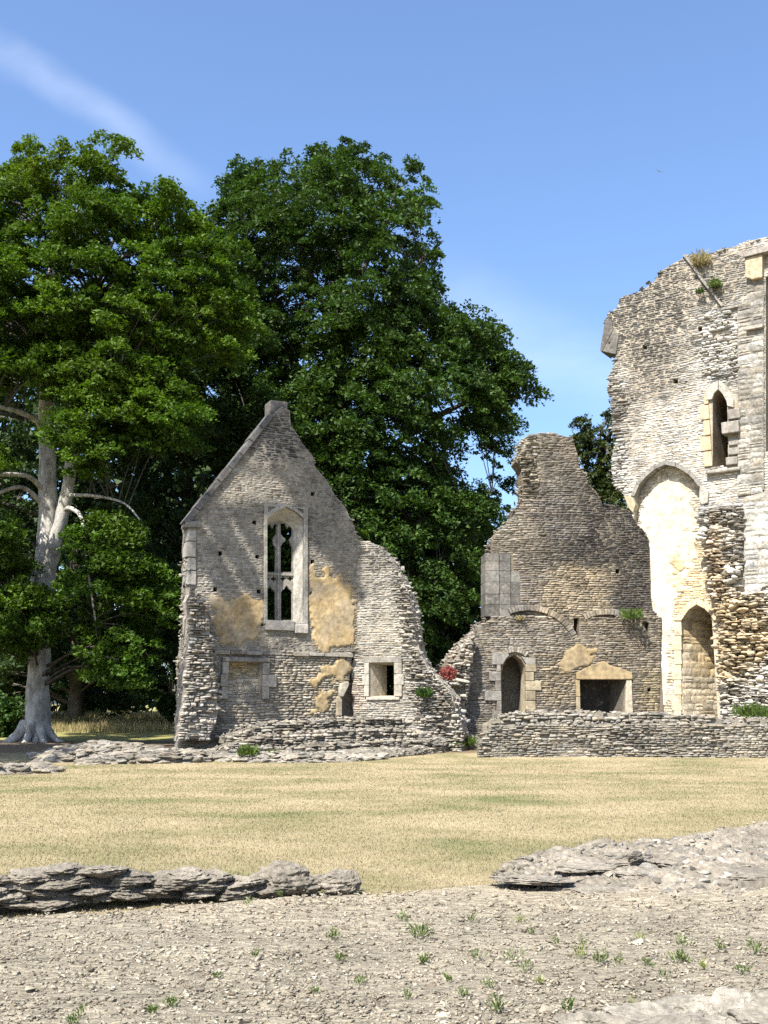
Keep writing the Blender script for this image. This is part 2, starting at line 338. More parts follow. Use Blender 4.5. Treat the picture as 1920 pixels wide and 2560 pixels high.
# ------------------------------------------------------------------ stone prototypes
def wall_proto(i, nu=5, nz=4):
    """front of a laid stone: bulged, uneven face with worn edges; x,z in +-.5, y from -1 (face) to 0 (bed)"""
    r = random.Random(100+i); V = []; c = [r.uniform(.80, .99) for _ in range(4)]; tilt = (r.uniform(-.25, .25), r.uniform(-.25, .25))
    for b in range(nz):
        for a in range(nu):
            s, t = a/(nu-1)*2-1, b/(nz-1)*2-1
            e = max(abs(s), abs(t)); edge = e > .99
            k = c[(s > 0)*2+(t > 0)] if abs(s) > .99 and abs(t) > .99 else 1
            x, z = s*.5*k + r.uniform(-.035, .035), t*.5*k + r.uniform(-.06, .06)
            y = -(r.uniform(.45, .68) if edge else r.uniform(.82, 1.08)) - (tilt[0]*s+tilt[1]*t)*.35
            V.append((x, y, z))
    T = []
    for b in range(nz-1):
        for a in range(nu-1):
            p, q, w, v = b*nu+a, b*nu+a+1, (b+1)*nu+a+1, (b+1)*nu+a
            T += [(p, q, w), (p, w, v)] if r.random() < .5 else [(p, q, v), (q, w, v)]
    ring = [a for a in range(nu)] + [b*nu+nu-1 for b in range(1, nz)] + [(nz-1)*nu+a for a in range(nu-2, -1, -1)] + [b*nu for b in range(nz-2, 0, -1)]
    n0 = len(V)
    for q in ring: V.append((V[q][0]*1.03, 0.0, V[q][2]*1.03))
    m = len(ring)
    for j in range(m):
        a, b2 = ring[j], ring[(j+1) % m]; c2, d2 = n0+j, n0+(j+1) % m
        T += [(a, c2, b2), (b2, c2, d2)]
    return np.array(V, np.float32), np.array(T, np.int32)
def rock_proto(i, sub=2):
    """angular lump of limestone, about +-.5"""
    r = random.Random(500+i); bm = bmesh.new(); bmesh.ops.create_icosphere(bm, subdivisions=sub, radius=.58)
    pl = [(Vector((r.gauss(0, 1), r.gauss(0, 1), r.gauss(0, 1))).normalized(), r.uniform(.30, .46)) for _ in range(9)]
    for v in bm.verts:
        for n, d in pl:
            k = v.co.dot(n)-d
            if k > 0: v.co -= n*k
        v.co += Vector((r.uniform(-1, 1), r.uniform(-1, 1), r.uniform(-1, 1)))*.02
    bmesh.ops.triangulate(bm, faces=bm.faces)
    V = np.array([v.co[:] for v in bm.verts], np.float32); bm.verts.index_update()
    T = np.array([[v.index for v in f.verts] for f in bm.faces], np.int32); bm.free()
    return V, T
from mathutils import noise as mnoise
def big_proto(i, sub=5):
    r = random.Random(900+i); bm = bmesh.new(); bmesh.ops.create_icosphere(bm, subdivisions=sub, radius=.6)
    pl = [(Vector((r.gauss(0, 1), r.gauss(0, 1), r.gauss(0, 1))).normalized(), r.uniform(.34, .5)) for _ in range(10)]
    o = Vector((r.uniform(0, 50), r.uniform(0, 50), r.uniform(0, 50)))
    for v in bm.verts:
        for n, d in pl:
            k = v.co.dot(n)-d
            if k > 0: v.co -= n*k*.92
        q = v.co*1.0
        h_ = Vector((q.x, q.y, 0)); v.co += q.normalized()*(.09*mnoise.noise(q*2.5+o) + .07*mnoise.noise(q*7+o) + .05*mnoise.noise(q*16+o))
        if h_.length > 1e-4: v.co += h_.normalized()*.075*mnoise.noise(Vector((q.x*1.2, q.y*1.2, q.z*9))+o)
    bmesh.ops.triangulate(bm, faces=bm.faces); bm.verts.index_update()
    V = np.array([v.co[:] for v in bm.verts], np.float32); T = np.array([[v.index for v in f.verts] for f in bm.faces], np.int32); bm.free()
    return V, T
def shard_proto(i):
    r = random.Random(1300+i); bm = bmesh.new()
    for k in range(7): bm.verts.new((r.uniform(-.55, .55), r.uniform(-.5, .5), r.uniform(-.5, .5)))
    g_ = bmesh.ops.convex_hull(bm, input=bm.verts)
    bmesh.ops.delete(bm, geom=[v for v in g_['geom_interior'] if isinstance(v, bmesh.types.BMVert)], context='VERTS')
    bmesh.ops.triangulate(bm, faces=bm.faces); bm.verts.index_update()
    V = np.array([v.co[:] for v in bm.verts], np.float32); T = np.array([[v.index for v in f.verts] for f in bm.faces], np.int32); bm.free()
    return V, T
PROTO = {'k': [shard_proto(i) for i in range(14)], 'b': [big_proto(i) for i in range(8)], 'w': [wall_proto(i) for i in range(14)], 's': [wall_proto(40+i, 4, 3) for i in range(10)],
         'r': [rock_proto(i) for i in range(12)], 't': [rock_proto(60+i, 1) for i in range(10)]}
_pm = {}
def proto_mesh(k, i, mat):
    key = (k, i, mat.name)
    if key not in _pm:
        V, T = PROTO[k][i]; me = bpy.data.meshes.new('stone_shape'); me.from_pydata(V.tolist(), [], T.tolist())
        a = me.attributes.new('Col', 'FLOAT_COLOR', 'POINT'); a.data.foreach_set('color', np.ones(len(V)*4, np.float32))
        me.polygons.foreach_set('use_smooth', np.zeros(len(T), bool)); me.materials.append(mat); _pm[key] = me
    return _pm[key]
def emit(thing, recs, mat, name='stone', rest='small_stones', limit=300, keyf=None):
    """recs: (kind, location, euler, scale, colour) in the thing's space; the largest become parts, the rest one mesh"""
    keyf = keyf or (lambda r: r[3][0]*r[3][2])
    recs = sorted(recs, key=keyf, reverse=True)
    cut = len(recs) if len(recs) <= limit+20 else limit
    for k, loc, eu, s, c in recs[:cut]:
        o = bpy.data.objects.new(name, proto_mesh(k, R.randrange(len(PROTO[k])), mat)); COL.objects.link(o)
        o.parent = thing; o.location = loc; o.rotation_euler = eu; o.scale = s; o.color = (*c, 1)
    Vs, Ts, Cs, n = [], [], [], 0
    for k, loc, eu, s, c in recs[cut:]:
        k = {'w': 's', 'r': 't'}.get(k, k); V, T = PROTO[k][R.randrange(len(PROTO[k]))]
        m = np.array(Euler(eu).to_matrix(), np.float32)
        P = (V*np.array(s, np.float32)) @ m.T + np.array(loc, np.float32)
        Vs.append(P); Ts.append(T+n); Cs.append(np.tile(np.array(c, np.float32), (len(V), 1))); n += len(V)
    if Vs:
        o = mesh_np(rest, np.vstack(Vs), np.vstack(Ts), mat, thing, np.vstack(Cs)); o['kind'] = 'stuff'
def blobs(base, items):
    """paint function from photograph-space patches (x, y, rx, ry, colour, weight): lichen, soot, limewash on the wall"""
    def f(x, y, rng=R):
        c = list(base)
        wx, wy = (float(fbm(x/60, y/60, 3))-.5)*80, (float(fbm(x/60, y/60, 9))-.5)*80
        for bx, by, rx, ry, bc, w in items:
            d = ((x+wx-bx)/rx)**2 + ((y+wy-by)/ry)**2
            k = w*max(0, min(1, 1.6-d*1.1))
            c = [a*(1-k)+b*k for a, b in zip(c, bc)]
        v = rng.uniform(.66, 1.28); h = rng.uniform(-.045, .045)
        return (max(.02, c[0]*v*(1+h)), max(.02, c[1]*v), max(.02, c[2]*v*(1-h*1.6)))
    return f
def lay(fr, polys, paint, hr=(.09, .17), wr=(.16, .42), y=0.0, prot=(.04, .085), roughf=None, kind='w', wav=.03, rng=R, gap=.018, zr=None, ugap=.006):
    """lay courses of stone over an outline with holes; returns records in the frame's space"""
    zs = [p[1] for p in polys[0]]; z = min(zs) if zr is None else zr[0]; zt = max(zs) if zr is None else zr[1]; recs = []
    ph = rng.uniform(0, 9)
    while z < zt:
        h = rng.uniform(*hr); zc = z+h/2
        for a, b in scan(polys, zc):
            if b-a < .05: continue
            u = a
            while u < b-.01:
                w = rng.uniform(*wr)*(1.0 if rng.random() > .12 else 1.5)
                if b-(u+w) < wr[0]*.6: w = b-u
                if w > wr[1]*1.9: w = (b-u)/2
                uc = u+w/2
                rf = roughf(*fr.px(uc, y, zc)) if roughf else 0.0
                p = rng.uniform(*prot); off = 0.0; tl = rng.gauss(0, .02); hh = h; ww = w
                if rf > 0:
                    nn = float(vn(uc*2.3, zc*2.6, 5)); off = -rf*(nn*.8+rng.random()*.35-.15)
                    p += rf*rng.uniform(.2, .7); tl = rng.gauss(0, .10*min(1, rf*3)); hh *= rng.uniform(.8, 1.35); ww *= rng.uniform(.8, 1.25)
                if not (rf > .05 and rng.random() < .10):
                    X, Yp = fr.px(uc, y, zc)
                    dz = wav*math.sin(uc*1.1+ph) + wav*.5*math.sin(uc*2.9+ph*2+z*.7); wear = .55+.9*float(fbm(uc*.9, zc*.9, 15, 3))
                    parts_ = [(0., 1.)]
                    if h > .10 and rng.random() < .24: c_ = rng.uniform(.35, .65); parts_ = [(0., c_), (c_, 1.)]
                    for a0, a1 in parts_:
                        recs.append((kind, (uc, y+off+.04, zc+dz+((a0+a1)/2-.5)*hh+rng.gauss(0, .006)), (rng.gauss(0, .03), tl+rng.gauss(0, .015), rng.gauss(0, .05+rf*.5)),
                                     (max(.03, ww-ugap), p*wear+.04, max(.025, hh*(a1-a0)-gap*rng.uniform(.4, 1.3))), paint(X, Yp, rng)))
                u += w
        z += h
    return recs
def rim(fr, pts, y0, y1, paint, size=(.16, .38), step=.12, rng=R, sink=.06, lift=.05):
    """loose bedded stones on a broken wall top, scattered over the wall's thickness"""
    recs = []
    for (x0, z0), (x1, z1) in zip(pts[:-1], pts[1:]):
        L = math.hypot(x1-x0, z1-z0); k = max(1, int(L/step))
        for j in range(k):
            t = (j+rng.random())/k
            for yy in np.arange(y0+.06, y1, .24):
                s = rng.uniform(*size)*.72; u, z = x0+(x1-x0)*t+rng.gauss(0, .04), z0+(z1-z0)*t+rng.uniform(-sink, lift)
                yq = yy+rng.uniform(-.1, .1); X, Yp = fr.px(u, yq, z)
                recs.append(('k', (u, yq, z), (rng.gauss(0, .10), rng.gauss(0, .12), rng.gauss(0, .5)), (s*1.1, s*rng.uniform(.6, 1.1), s*rng.uniform(.4, .65)), paint(X, Yp, rng)))
    return recs
# ------------------------------------------------------------------ terrain
def zg(x, y):
    x = np.asarray(x, float); y = np.asarray(y, float)
    z = .30*sstep(34, 46, y) + .95*sstep(46, 80, y)*sstep(8, -6, x) + .03*np.clip(y-80, 0, 400)*sstep(80, 140, y)*.25
    z = z + .05*sstep(26, 30, y)*(fbm(x*.25, y*.25, 4)-.5) - .03*sstep(13, 10.5, y)
    return z
def zg1(x, y): return float(zg(x, y))
M_GR, t, b = mat_new('dry_lawn'); L = t.links.new
g = N(t, 'ShaderNodeNewGeometry')
mp = N(t, 'ShaderNodeMapping'); mp.inputs['Scale'].default_value = (.33, .42, .42); mp.inputs['Rotation'].default_value = (0, 0, .12); L(g.outputs['Position'], mp.inputs[0])
def ramp(t, src, stops):
    r = N(t, 'ShaderNodeValToRGB'); e = r.color_ramp.elements
    while len(e) < len(stops): e.new(.5)
    for k, (p, c) in enumerate(stops): e[k].position = p; e[k].color = (*c, 1)
    t.links.new(src, r.inputs[0]); return r
def lawn_colour(t, g, mp):
    L = t.links.new
    n1 = N(t, 'ShaderNodeTexNoise', I={'Scale': 1.0, 'Detail': 6.0, 'Roughness': .62}); L(mp.outputs[0], n1.inputs['Vector'])
    c1 = ramp(t, n1.outputs['Fac'], [(.30, (.125, .135, .056)), (.42, (.200, .178, .092)), (.53, (.268, .222, .128)), (.68, (.33, .272, .168))])
    n2 = N(t, 'ShaderNodeTexNoise', I={'Scale': 14.0, 'Detail': 6.0, 'Roughness': .75}); L(g.outputs['Position'], n2.inputs['Vector'])
    r2 = N(t, 'ShaderNodeMapRange', I={1: .3, 2: .7, 3: .72, 4: 1.22}); L(n2.outputs['Fac'], r2.inputs[0])
    s = N(t, 'ShaderNodeVectorMath', operation='SCALE'); L(c1.outputs[0], s.inputs[0]); L(r2.outputs[0], s.inputs['Scale'])
    return s, n2
s, n2 = lawn_colour(t, g, mp)
# meadow and bare soil beyond the ruins, on the left
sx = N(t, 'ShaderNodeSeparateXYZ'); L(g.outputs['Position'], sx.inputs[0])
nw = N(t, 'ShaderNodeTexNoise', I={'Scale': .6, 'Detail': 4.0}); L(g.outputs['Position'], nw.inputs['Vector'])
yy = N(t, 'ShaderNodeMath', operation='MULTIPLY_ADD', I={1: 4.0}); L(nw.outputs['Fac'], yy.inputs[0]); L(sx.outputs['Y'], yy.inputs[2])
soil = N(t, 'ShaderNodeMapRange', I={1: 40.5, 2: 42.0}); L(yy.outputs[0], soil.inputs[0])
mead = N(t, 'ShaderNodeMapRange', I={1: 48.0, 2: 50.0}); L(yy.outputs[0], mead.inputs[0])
c_soil = N(t, 'ShaderNodeMix', data_type='RGBA'); L(soil.outputs[0], c_soil.inputs['Factor']); L(s.outputs[0], c_soil.inputs['A']); c_soil.inputs['B'].default_value = (.12, .09, .06, 1)  # leaf-litter soil, base colour darkened to deepen the tree shade there
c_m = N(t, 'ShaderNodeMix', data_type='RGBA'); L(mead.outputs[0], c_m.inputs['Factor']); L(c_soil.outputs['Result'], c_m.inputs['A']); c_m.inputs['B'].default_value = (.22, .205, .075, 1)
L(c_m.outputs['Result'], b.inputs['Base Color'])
bp = N(t, 'ShaderNodeBump', I={'Strength': .8, 'Distance': .05}); L(n2.outputs['Fac'], bp.inputs['Height']); L(bp.outputs[0], b.inputs['Normal'])
xs = np.concatenate([np.linspace(-900, -60, 15)[:-1], np.linspace(-60, 60, 121), np.linspace(60, 900, 15)[1:]])
ys = np.concatenate([np.linspace(-300, -10, 8)[:-1], np.linspace(-10, 110, 151), np.linspace(110, 1800, 20)[1:]])
GX, GY = np.meshgrid(xs, ys); GZ = zg(GX, GY) - .0
GZ = np.where(GY < 9.0, GZ-.12*sstep(9.5, 8.0, GY), GZ)
nx, ny = len(xs), len(ys); idx = np.arange(nx*ny).reshape(ny, nx)
Q = np.stack([idx[:-1, :-1], idx[:-1, 1:], idx[1:, 1:], idx[1:, :-1]], -1).reshape(-1, 4)
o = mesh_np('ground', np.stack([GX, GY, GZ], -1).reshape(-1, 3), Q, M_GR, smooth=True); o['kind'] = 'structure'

# lawn blades
M_BL = bpy.data.materials.new('lawn_blade'); M_BL.use_nodes = True; t = M_BL.node_tree; t.nodes.clear(); L = t.links.new
g = N(t, 'ShaderNodeNewGeometry'); mp = N(t, 'ShaderNodeMapping'); mp.inputs['Scale'].default_value = (.33, .42, .42); mp.inputs['Rotation'].default_value = (0, 0, .12); L(g.outputs['Position'], mp.inputs[0])
s, n2 = lawn_colour(t, g, mp)
rr = N(t, 'ShaderNodeMapRange', I={1: 0, 2: 1, 3: .75, 4: 1.35}); L(g.outputs['Random Per Island'], rr.inputs[0])
s2 = N(t, 'ShaderNodeVectorMath', operation='SCALE'); L(s.outputs[0], s2.inputs[0]); L(rr.outputs[0], s2.inputs['Scale'])
b = N(t, 'ShaderNodeBsdfDiffuse'); L(s2.outputs[0], b.inputs['Color']); tr = N(t, 'ShaderNodeBsdfTranslucent'); L(s2.outputs[0], tr.inputs['Color'])
ms = N(t, 'ShaderNodeMixShader', I={'Fac': .35}); L(b.outputs[0], ms.inputs[1]); L(tr.outputs[0], ms.inputs[2])
o = N(t, 'ShaderNodeOutputMaterial'); L(ms.outputs[0], o.inputs['Surface'])
def blades(name, X, Y, Z, h, w, mat, parent=None, lean=.5):
    n = len(X); a = NR.uniform(0, 2*np.pi, n); hh = h*NR.uniform(.5, 1.3, n)
    dx, dy = np.cos(a)*w*.5, np.sin(a)*w*.5; lx, ly = NR.normal(0, lean, n)*hh, NR.normal(0, lean, n)*hh
    V = np.empty((n, 3, 3)); V[:, 0] = np.stack([X-dx, Y-dy, Z-.004], -1); V[:, 1] = np.stack([X+dx, Y+dy, Z-.004], -1); V[:, 2] = np.stack([X+lx, Y+ly, Z+hh], -1)
    return mesh_np(name, V.reshape(-1, 3), np.arange(n*3).reshape(-1, 3), mat, parent)
def lawn_front(x):          # where the paving ends and the lawn begins
    return np.interp(x, [-6, -3, -1.2, 0, 1.3, 2.2, 3.0, 4.2, 6.5], [8.4, 8.9, 9.7, 10.0, 10.6, 11.6, 12.6, 14.2, 17.0])
n = 240000; q = NR.random(n); Y = 8.4*(41/8.4)**q; X = NR.uniform(-.52, .52, n)*Y
k = (Y > lawn_front(X)+NR.normal(0, .06, n)); X, Y = X[k], Y[k]
k = ~((X > 2.9) & (Y > 37.0)); X, Y = X[k], Y[k]
o = blades('lawn_grass', X, Y, zg(X, Y), 0.024, .012*np.clip(Y/14, .7, 2.2), M_BL); tag(o, 'short dry straw coloured grass covering the lawn', 'grass', kind='stuff')

# ------------------------------------------------------------------ gable wall (left)
FA = Frame(710, 40, 25); A = FA.uv
def bottom(pts, z=-.3): return pts
def close_down(P, z): return P + [(P[-1][0], z), (P[0][0], z)]
a_top = [(456, 1741), (460, 1659), (466, 1600), (470, 1524), (471, 1394), (471, 1311), (520, 1242), (570, 1180), (620, 1117), (678, 1042),
         (704, 1018), (723, 1029), (730, 1068), (756, 1106), (782, 1140), (790, 1166), (813, 1200), (838, 1238), (864, 1275), (884, 1306), (900, 1350)]
A_out = close_down(FA.poly(a_top), -.3)
A_out[-1] = (A_out[0][0], -.3)
def rpoly(fr, x0, y0, x1, y1, y=0): return fr.poly([(x0, y1), (x1, y1), (x1, y0), (x0, y0)], y)
w1 = FA.poly([(667, 1550), (667, 1296), (690, 1279), (714, 1268), (738, 1280), (758, 1297), (758, 1557)])
w1o = FA.poly([(659, 1560), (659, 1260), (768, 1271), (768, 1566)])
w2 = FA.poly([(567, 1744), (567, 1655), (654, 1656), (654, 1744)]); w2o = FA.poly([(551, 1748), (551, 1643), (672, 1648), (672, 1748)])
fp = FA.poly([(851, 1800), (851, 1742), (862, 1722), (872, 1700), (878, 1660), (881, 1628), (896, 1628), (896, 1800)])
putlog = [(643, 1393), (781, 1405), (647, 1480), (779, 1484), (782, 1234), (636, 1307), (551, 1384), (538, 1473), (553, 1562), (655, 1563)]
A_put = [rpoly(FA, x-5, y-6, x+5, y+6) for x, y in putlog]
p1 = FA.poly([(534, 1492), (560, 1500), (585, 1494), (612, 1486), (640, 1500), (654, 1510), (652, 1556), (640, 1580), (615, 1605), (590, 1604), (560, 1600), (545, 1580), (532, 1540)])
p2 = FA.poly([(776, 1420), (790, 1440), (806, 1436), (818, 1424), (840, 1440), (866, 1470), (887, 1500), (888, 1618), (860, 1620), (840, 1612), (800, 1620), (786, 1600), (778, 1570), (776, 1520)])
p3 = FA.poly([(868, 1650), (873, 1676), (850, 1696), (815, 1700), (790, 1708), (772, 1700), (800, 1682), (825, 1668)])
p4 = FA.poly([(785, 1742), (805, 1722), (822, 1735), (828, 1770), (815, 1782), (778, 1776)])
PL = [p1, p2, p3, p4]
GA = empty('gable_wall', FA.M, 'tall pointed gable wall with a two-light traceried window and ochre plaster patches', 'ruined wall')
paintA = blobs((.32, .288, .235), [(700, 1085, 130, 65, (.07, .068, .07), .97), (560, 1420, 90, 130, (.27, .262, .245), .7), (830, 1290, 80, 90, (.17, .162, .148), .75),
    (500, 1620, 60, 200, (.36, .335, .285), .8), (740, 1720, 180, 60, (.37, .325, .25), .7), (840, 1520, 70, 110, (.44, .34, .19), .6), (590, 1560, 80, 70, (.38, .29, .16), .5),
    (620, 1200, 60, 30, (.38, .345, .28), .6), (720, 1632, 190, 14, (.20, .18, .16), .6)])
core_h = [w1, w2, fp] + A_put
oA = rough(A_out, .05, .25, zfix=.2)
prism('wall_core', [oA] + core_h, 0, .9, M_MO, GA, (.28, .255, .21))
up = FA.poly([(560, 1195), (620, 1117), (678, 1042), (704, 1018), (723, 1029), (730, 1068), (756, 1106), (782, 1140), (786, 1162), (640, 1156), (610, 1172)])
recs = lay(FA, [up], paintA, hr=(.06, .12), wr=(.2, .5), prot=(.012, .03), wav=.01)
lo = [p for p in A_out]
zcut = A(700, 1632)[1]
recs += lay(FA, [oA, w1o, w2o, fp, up] + A_put, paintA, hr=(.05, .115), wr=(.12, .36), prot=(.010, .032), zr=(zcut, 20), gap=.012)
recs += lay(FA, [oA, w1o, w2o, fp] + A_put, paintA, hr=(.06, .13), wr=(.14, .40), prot=(.05, .085), zr=(-.3, zcut-.06))
ptop = FA.poly(a_top)
recs += rim(FA, ptop[14:], 0, .9, paintA) + rim(FA, ptop[:5], 0, .9, paintA, size=(.2, .4))
emit(GA, recs, M_ST)
# ledge above the lower storey
zl = zcut
for i, u in enumerate(np.arange(A(534, 1630)[0], A(878, 1632)[0], .62)):
    if A(655, 1600)[0] < u < A(720, 1600)[0]: continue
    box('ledge_stone', u, min(u+.60, A(880, 1632)[0]), zl-.10+R.uniform(-.02, .02), zl+.03, -.15+R.uniform(-.02, .02), .02, M_DR, GA, paintA(700, 1632), .02)
# plaster patches
for i, P in enumerate(PL): plaster(FA, GA, P, -.046 if i < 2 else -.094, M_PL, [(.40, .29, .145), (.46, .335, .165), (.42, .305, .15), (.42, .305, .15)][i], [(.34, .29, .21), (.42, .345, .235), (.37, .305, .205), (.37, .305, .205)][i], i)
# coping stones up the left slope
cA, cB = A(466, 1312), A(680, 1040); dv = Vector((cB[0]-cA[0], cB[1]-cA[1])); Lc = dv.length; dv.normalize(); nv = Vector((-dv.y, dv.x))
nC = 8
for i in range(nC):
    a = Vector(cA)+dv*(Lc*i/nC+.012); b_ = Vector(cA)+dv*(Lc*(i+1)/nC-.012); th = .16+R.uniform(-.02, .02)
    prism('coping_stone', [[a-nv*.05, b_-nv*.05, b_+nv*th, a+nv*th]], -.14+R.uniform(-.015, .015), .55, M_DR, GA, sh((.13, .125, .12)), .02)
e = A(469, 1311); 
prism('kneeler_stone', [[(e[0]-.12, e[1]-.12), (e[0]+.5, e[1]-.10), (e[0]+.42, e[1]+.16), (e[0]-.10, e[1]+.05)]], -.16, .5, M_DR, GA, (.26, .245, .22), .02)
for k, (y0, y1) in enumerate([(1325, 1352), (1356, 1392), (1396, 1425), (1429, 1462)]):
    b0, b1 = A(468, y1), A(490, y0); box('quoin', b0[0]-.0-.04*(k % 2), b1[0], b0[1], b1[1], -.07, .6, M_DR, GA, (.36, .34, .30), .025)
# chimney stub on the apex
c0, c1 = A(677, 1046), A(722, 1003)
box('chimney', c0[0]+.02, c1[0], c0[1]-.4, c1[1], .12, .85, M_DR, GA, (.135, .125, .115), .03)
# traceried window
win = empty('window', None); win.parent = GA
sp1 = FA.poly([(669, 1267), (688, 1268), (669, 1281)]); sp2 = FA.poly([(738, 1271), (756, 1274), (757, 1285)])
prism('window_surround', [w1o, w1, sp1, sp2], -.09, .06, M_DR, win, (.33, .312, .27), .015)
dd = .55
wi = FA.poly([(659, 1552), (659, 1325), (675, 1308), (695, 1299), (716, 1308), (733, 1325), (733, 1552)], dd)
loft('window_reveal', w1, .06, wi, dd, M_DR, win, (.50, .47, .41))
def quat(x, y, r):
    o = []
    for k in range(16):
        a = math.pi*2*k/16; q = r*(1.0 if k % 4 in (0,) else .78 if k % 4 != 2 else .42); o.append((x+q*math.cos(a), y+q*math.sin(a)))
    return FA.poly(o, dd)
lights = [FA.poly(p, dd) for p in (
    [(661, 1550), (688, 1550), (688, 1482), (684, 1474), (681, 1474), (675, 1463), (669, 1474), (666, 1474), (661, 1482)],
    [(703, 1550), (731, 1550), (731, 1482), (727, 1474), (724, 1474), (717, 1463), (710, 1474), (707, 1474), (703, 1482)],
    [(661, 1430), (688, 1430), (689, 1368), (683, 1359), (682, 1349), (684, 1342), (691, 1334), (691, 1312), (687, 1308), (681, 1322), (675, 1310), (668, 1308), (661, 1315)],
    [(702, 1430), (731, 1430), (731, 1368), (726, 1358), (724, 1349), (731, 1337), (731, 1322), (726, 1310), (719, 1321), (713, 1308), (702, 1308), (702, 1334), (708, 1342), (714, 1346), (714, 1352), (708, 1357), (702, 1366)])]
qs = [quat(x, 1447, 7.2) for x in (666, 684, 708, 726)]
eye = [quat(x, 1350, 2.2) for x in (689, 702.5)]
wb = [(p[0]+(.05 if p[0] > wi[3][0] else -.05), p[1]+(.04 if i in (2, 3, 4) else 0)) for i, p in enumerate(wi)]
prism('tracery', [wb] + lights + qs, dd+.01, dd+.13, M_DR, win, (.31, .29, .25), .008)
m0, m1 = A(695, 1550, dd), A(695, 1302, dd)
prism('mullion', [[(m0[0]-.045, m0[1]), (m0[0]+.045, m0[1]), (m1[0]+.045, m1[1]-.1), (m1[0]-.045, m1[1]-.1)]], dd-.06, dd+.008, M_DR, win, (.35, .33, .285), .03)
tr0 = A(659, 1437, dd); box('transom', tr0[0], A(733, 1437, dd)[0], tr0[1], tr0[1]+.09, dd-.05, dd+.006, M_DR, win, (.33, .31, .265), .02)
s0 = A(662, 1575); box('sill', s0[0], A(735, 1560)[0], s0[1], A(700, 1552)[1], -.13, .7, M_DR, win, (.30, .28, .25), .03)
s0 = A(735, 1590); box('sill', s0[0], A(768, 1560)[0], s0[1]+.1, A(740, 1561)[1], -.16, .5, M_DR, win, (.42, .39, .34), .03)
# blocked window with its stone frame
bw = empty('blocked_window', None); bw.parent = GA
B0 = FA.poly([(565, 1746), (565, 1655), (657, 1656), (657, 1746)], .22)
loft('reveal', w2, -.02, [(w2[0][0]+.02, w2[0][1]+.02), (w2[1][0]+.02, w2[1][1]-.02), (w2[2][0]-.06, w2[2][1]-.02), (w2[3][0]-.06, w2[3][1]+.02)], .3, M_DR, bw, (.42, .38, .30))
prism('backing', [w2], .28, .5, M_MO, bw, (.42, .39, .32))
emit(bw, lay(FA, [w2], blobs((.50, .44, .34), [(610, 1668, 60, 18, (.48, .37, .20), .8)]), hr=(.10, .16), wr=(.18, .4), y=.26, prot=(.03, .05)), M_ST, name='blocking_stone')
j0, j1 = A(551, 1748), A(567, 1655)
for k in range(3): box('jamb_stone', j0[0]-.05*(k % 2), w2[0][0]-.004, j0[1]+(j1[1]-j0[1])*k/3+.008, j0[1]+(j1[1]-j0[1])*(k+1)/3, -.15, .2, M_DR, bw, sh((.33, .305, .255), .8, 1.15), .02)
for k in range(3): box('jamb_stone', w2[2][0]+.004, w2o[2][0]+.28*(k % 2), j0[1]+(j1[1]-j0[1])*k/3+.008, j0[1]+(j1[1]-j0[1])*(k+1)/3, -.145, .2, M_DR, bw, sh((.32, .295, .25), .8, 1.15), .02)
box('lintel', w2o[0][0], w2o[2][0], j1[1]+.01, j1[1]+.17, -.18, .2, M_DR, bw, (.24, .22, .19), .025)
# broken fireplace at the inner corner
fpo = empty('broken_fireplace', None); fpo.parent = GA
prism('chimney_back', [fp], .5, .7, M_MO, fpo, (.30, .24, .18))
q = A(846, 1790); box('jamb_stone', q[0]-.12, A(851, 1790)[0], q[1], A(846, 1742)[1], -.16, .3, M_DR, fpo, (.40, .34, .24), .03)
prism('hood_corbel', [FA.poly([(845, 1742), (853, 1742), (868, 1712), (866, 1704), (848, 1708), (845, 1722)])], -.24, .25, M_DR, fpo, (.42, .38, .30), .03)

# ------------------------------------------------------------------ side wall to the right of the gable
ca = FA.uv(897, 1700); cw = FA.world(ca[0]-.02, 0, 0)
FS = Frame(897, cw.y-.05, -16)
s_top = [(884, 1352), (899, 1356), (920, 1358), (942, 1365), (962, 1380), (977, 1398), (992, 1425), (1008, 1450), (1020, 1478), (1029, 1500), (1034, 1530), (1040, 1567), (1044, 1600), (1051, 1637), (1068, 1671), (1090, 1690), (1112, 1712), (1128, 1740), (1146, 1790), (1158, 1840)]
S_out = close_down(FS.poly(s_top), -.2); oS = rough(S_out, .06, .22, zfix=.2)
w3 = FS.poly([(924, 1742), (924, 1657), (986, 1657), (986, 1742)]); w3o = FS.poly([(911, 1748), (911, 1646), (1006, 1646), (1006, 1748)])
SW = empty('side_wall', FS.M, 'pale broken wall with a small square window, sloping down right of the gable', 'ruined wall')
paintS = blobs((.38, .35, .295), [(960, 1480, 50, 130, (.27, .255, .225), .8), (940, 1400, 40, 40, (.20, .188, .165), .7), (1020, 1560, 30, 120, (.40, .37, .32), .7), (905, 1740, 30, 50, (.45, .33, .26), .6), (960, 1610, 50, 60, (.52, .47, .37), .7), (1080, 1740, 60, 60, (.33, .30, .26), .6)])
prism('wall_core', [oS, w3], 0, .95, M_MO, SW, (.40, .365, .30))
def rS(x, y): return .28*float(sstep(975, 1020, x-(1640-y)*-.0 - max(0, (y-1500))*.18))
recs = lay(FS, [oS, w3o], paintS, hr=(.05, .115), wr=(.12, .36), prot=(.02, .05), roughf=rS)
recs += rim(FS, FS.poly(s_top), 0, .95, paintS, size=(.2, .42)); emit(SW, recs, M_ST)
win = empty('window', None); win.parent = SW
wi3 = [(w3[0][0]+.30, w3[0][1]+.05), (w3[1][0]+.30, w3[1][1]-.06), (w3[2][0]-.08, w3[2][1]-.06), (w3[3][0]-.08, w3[3][1]+.05)]
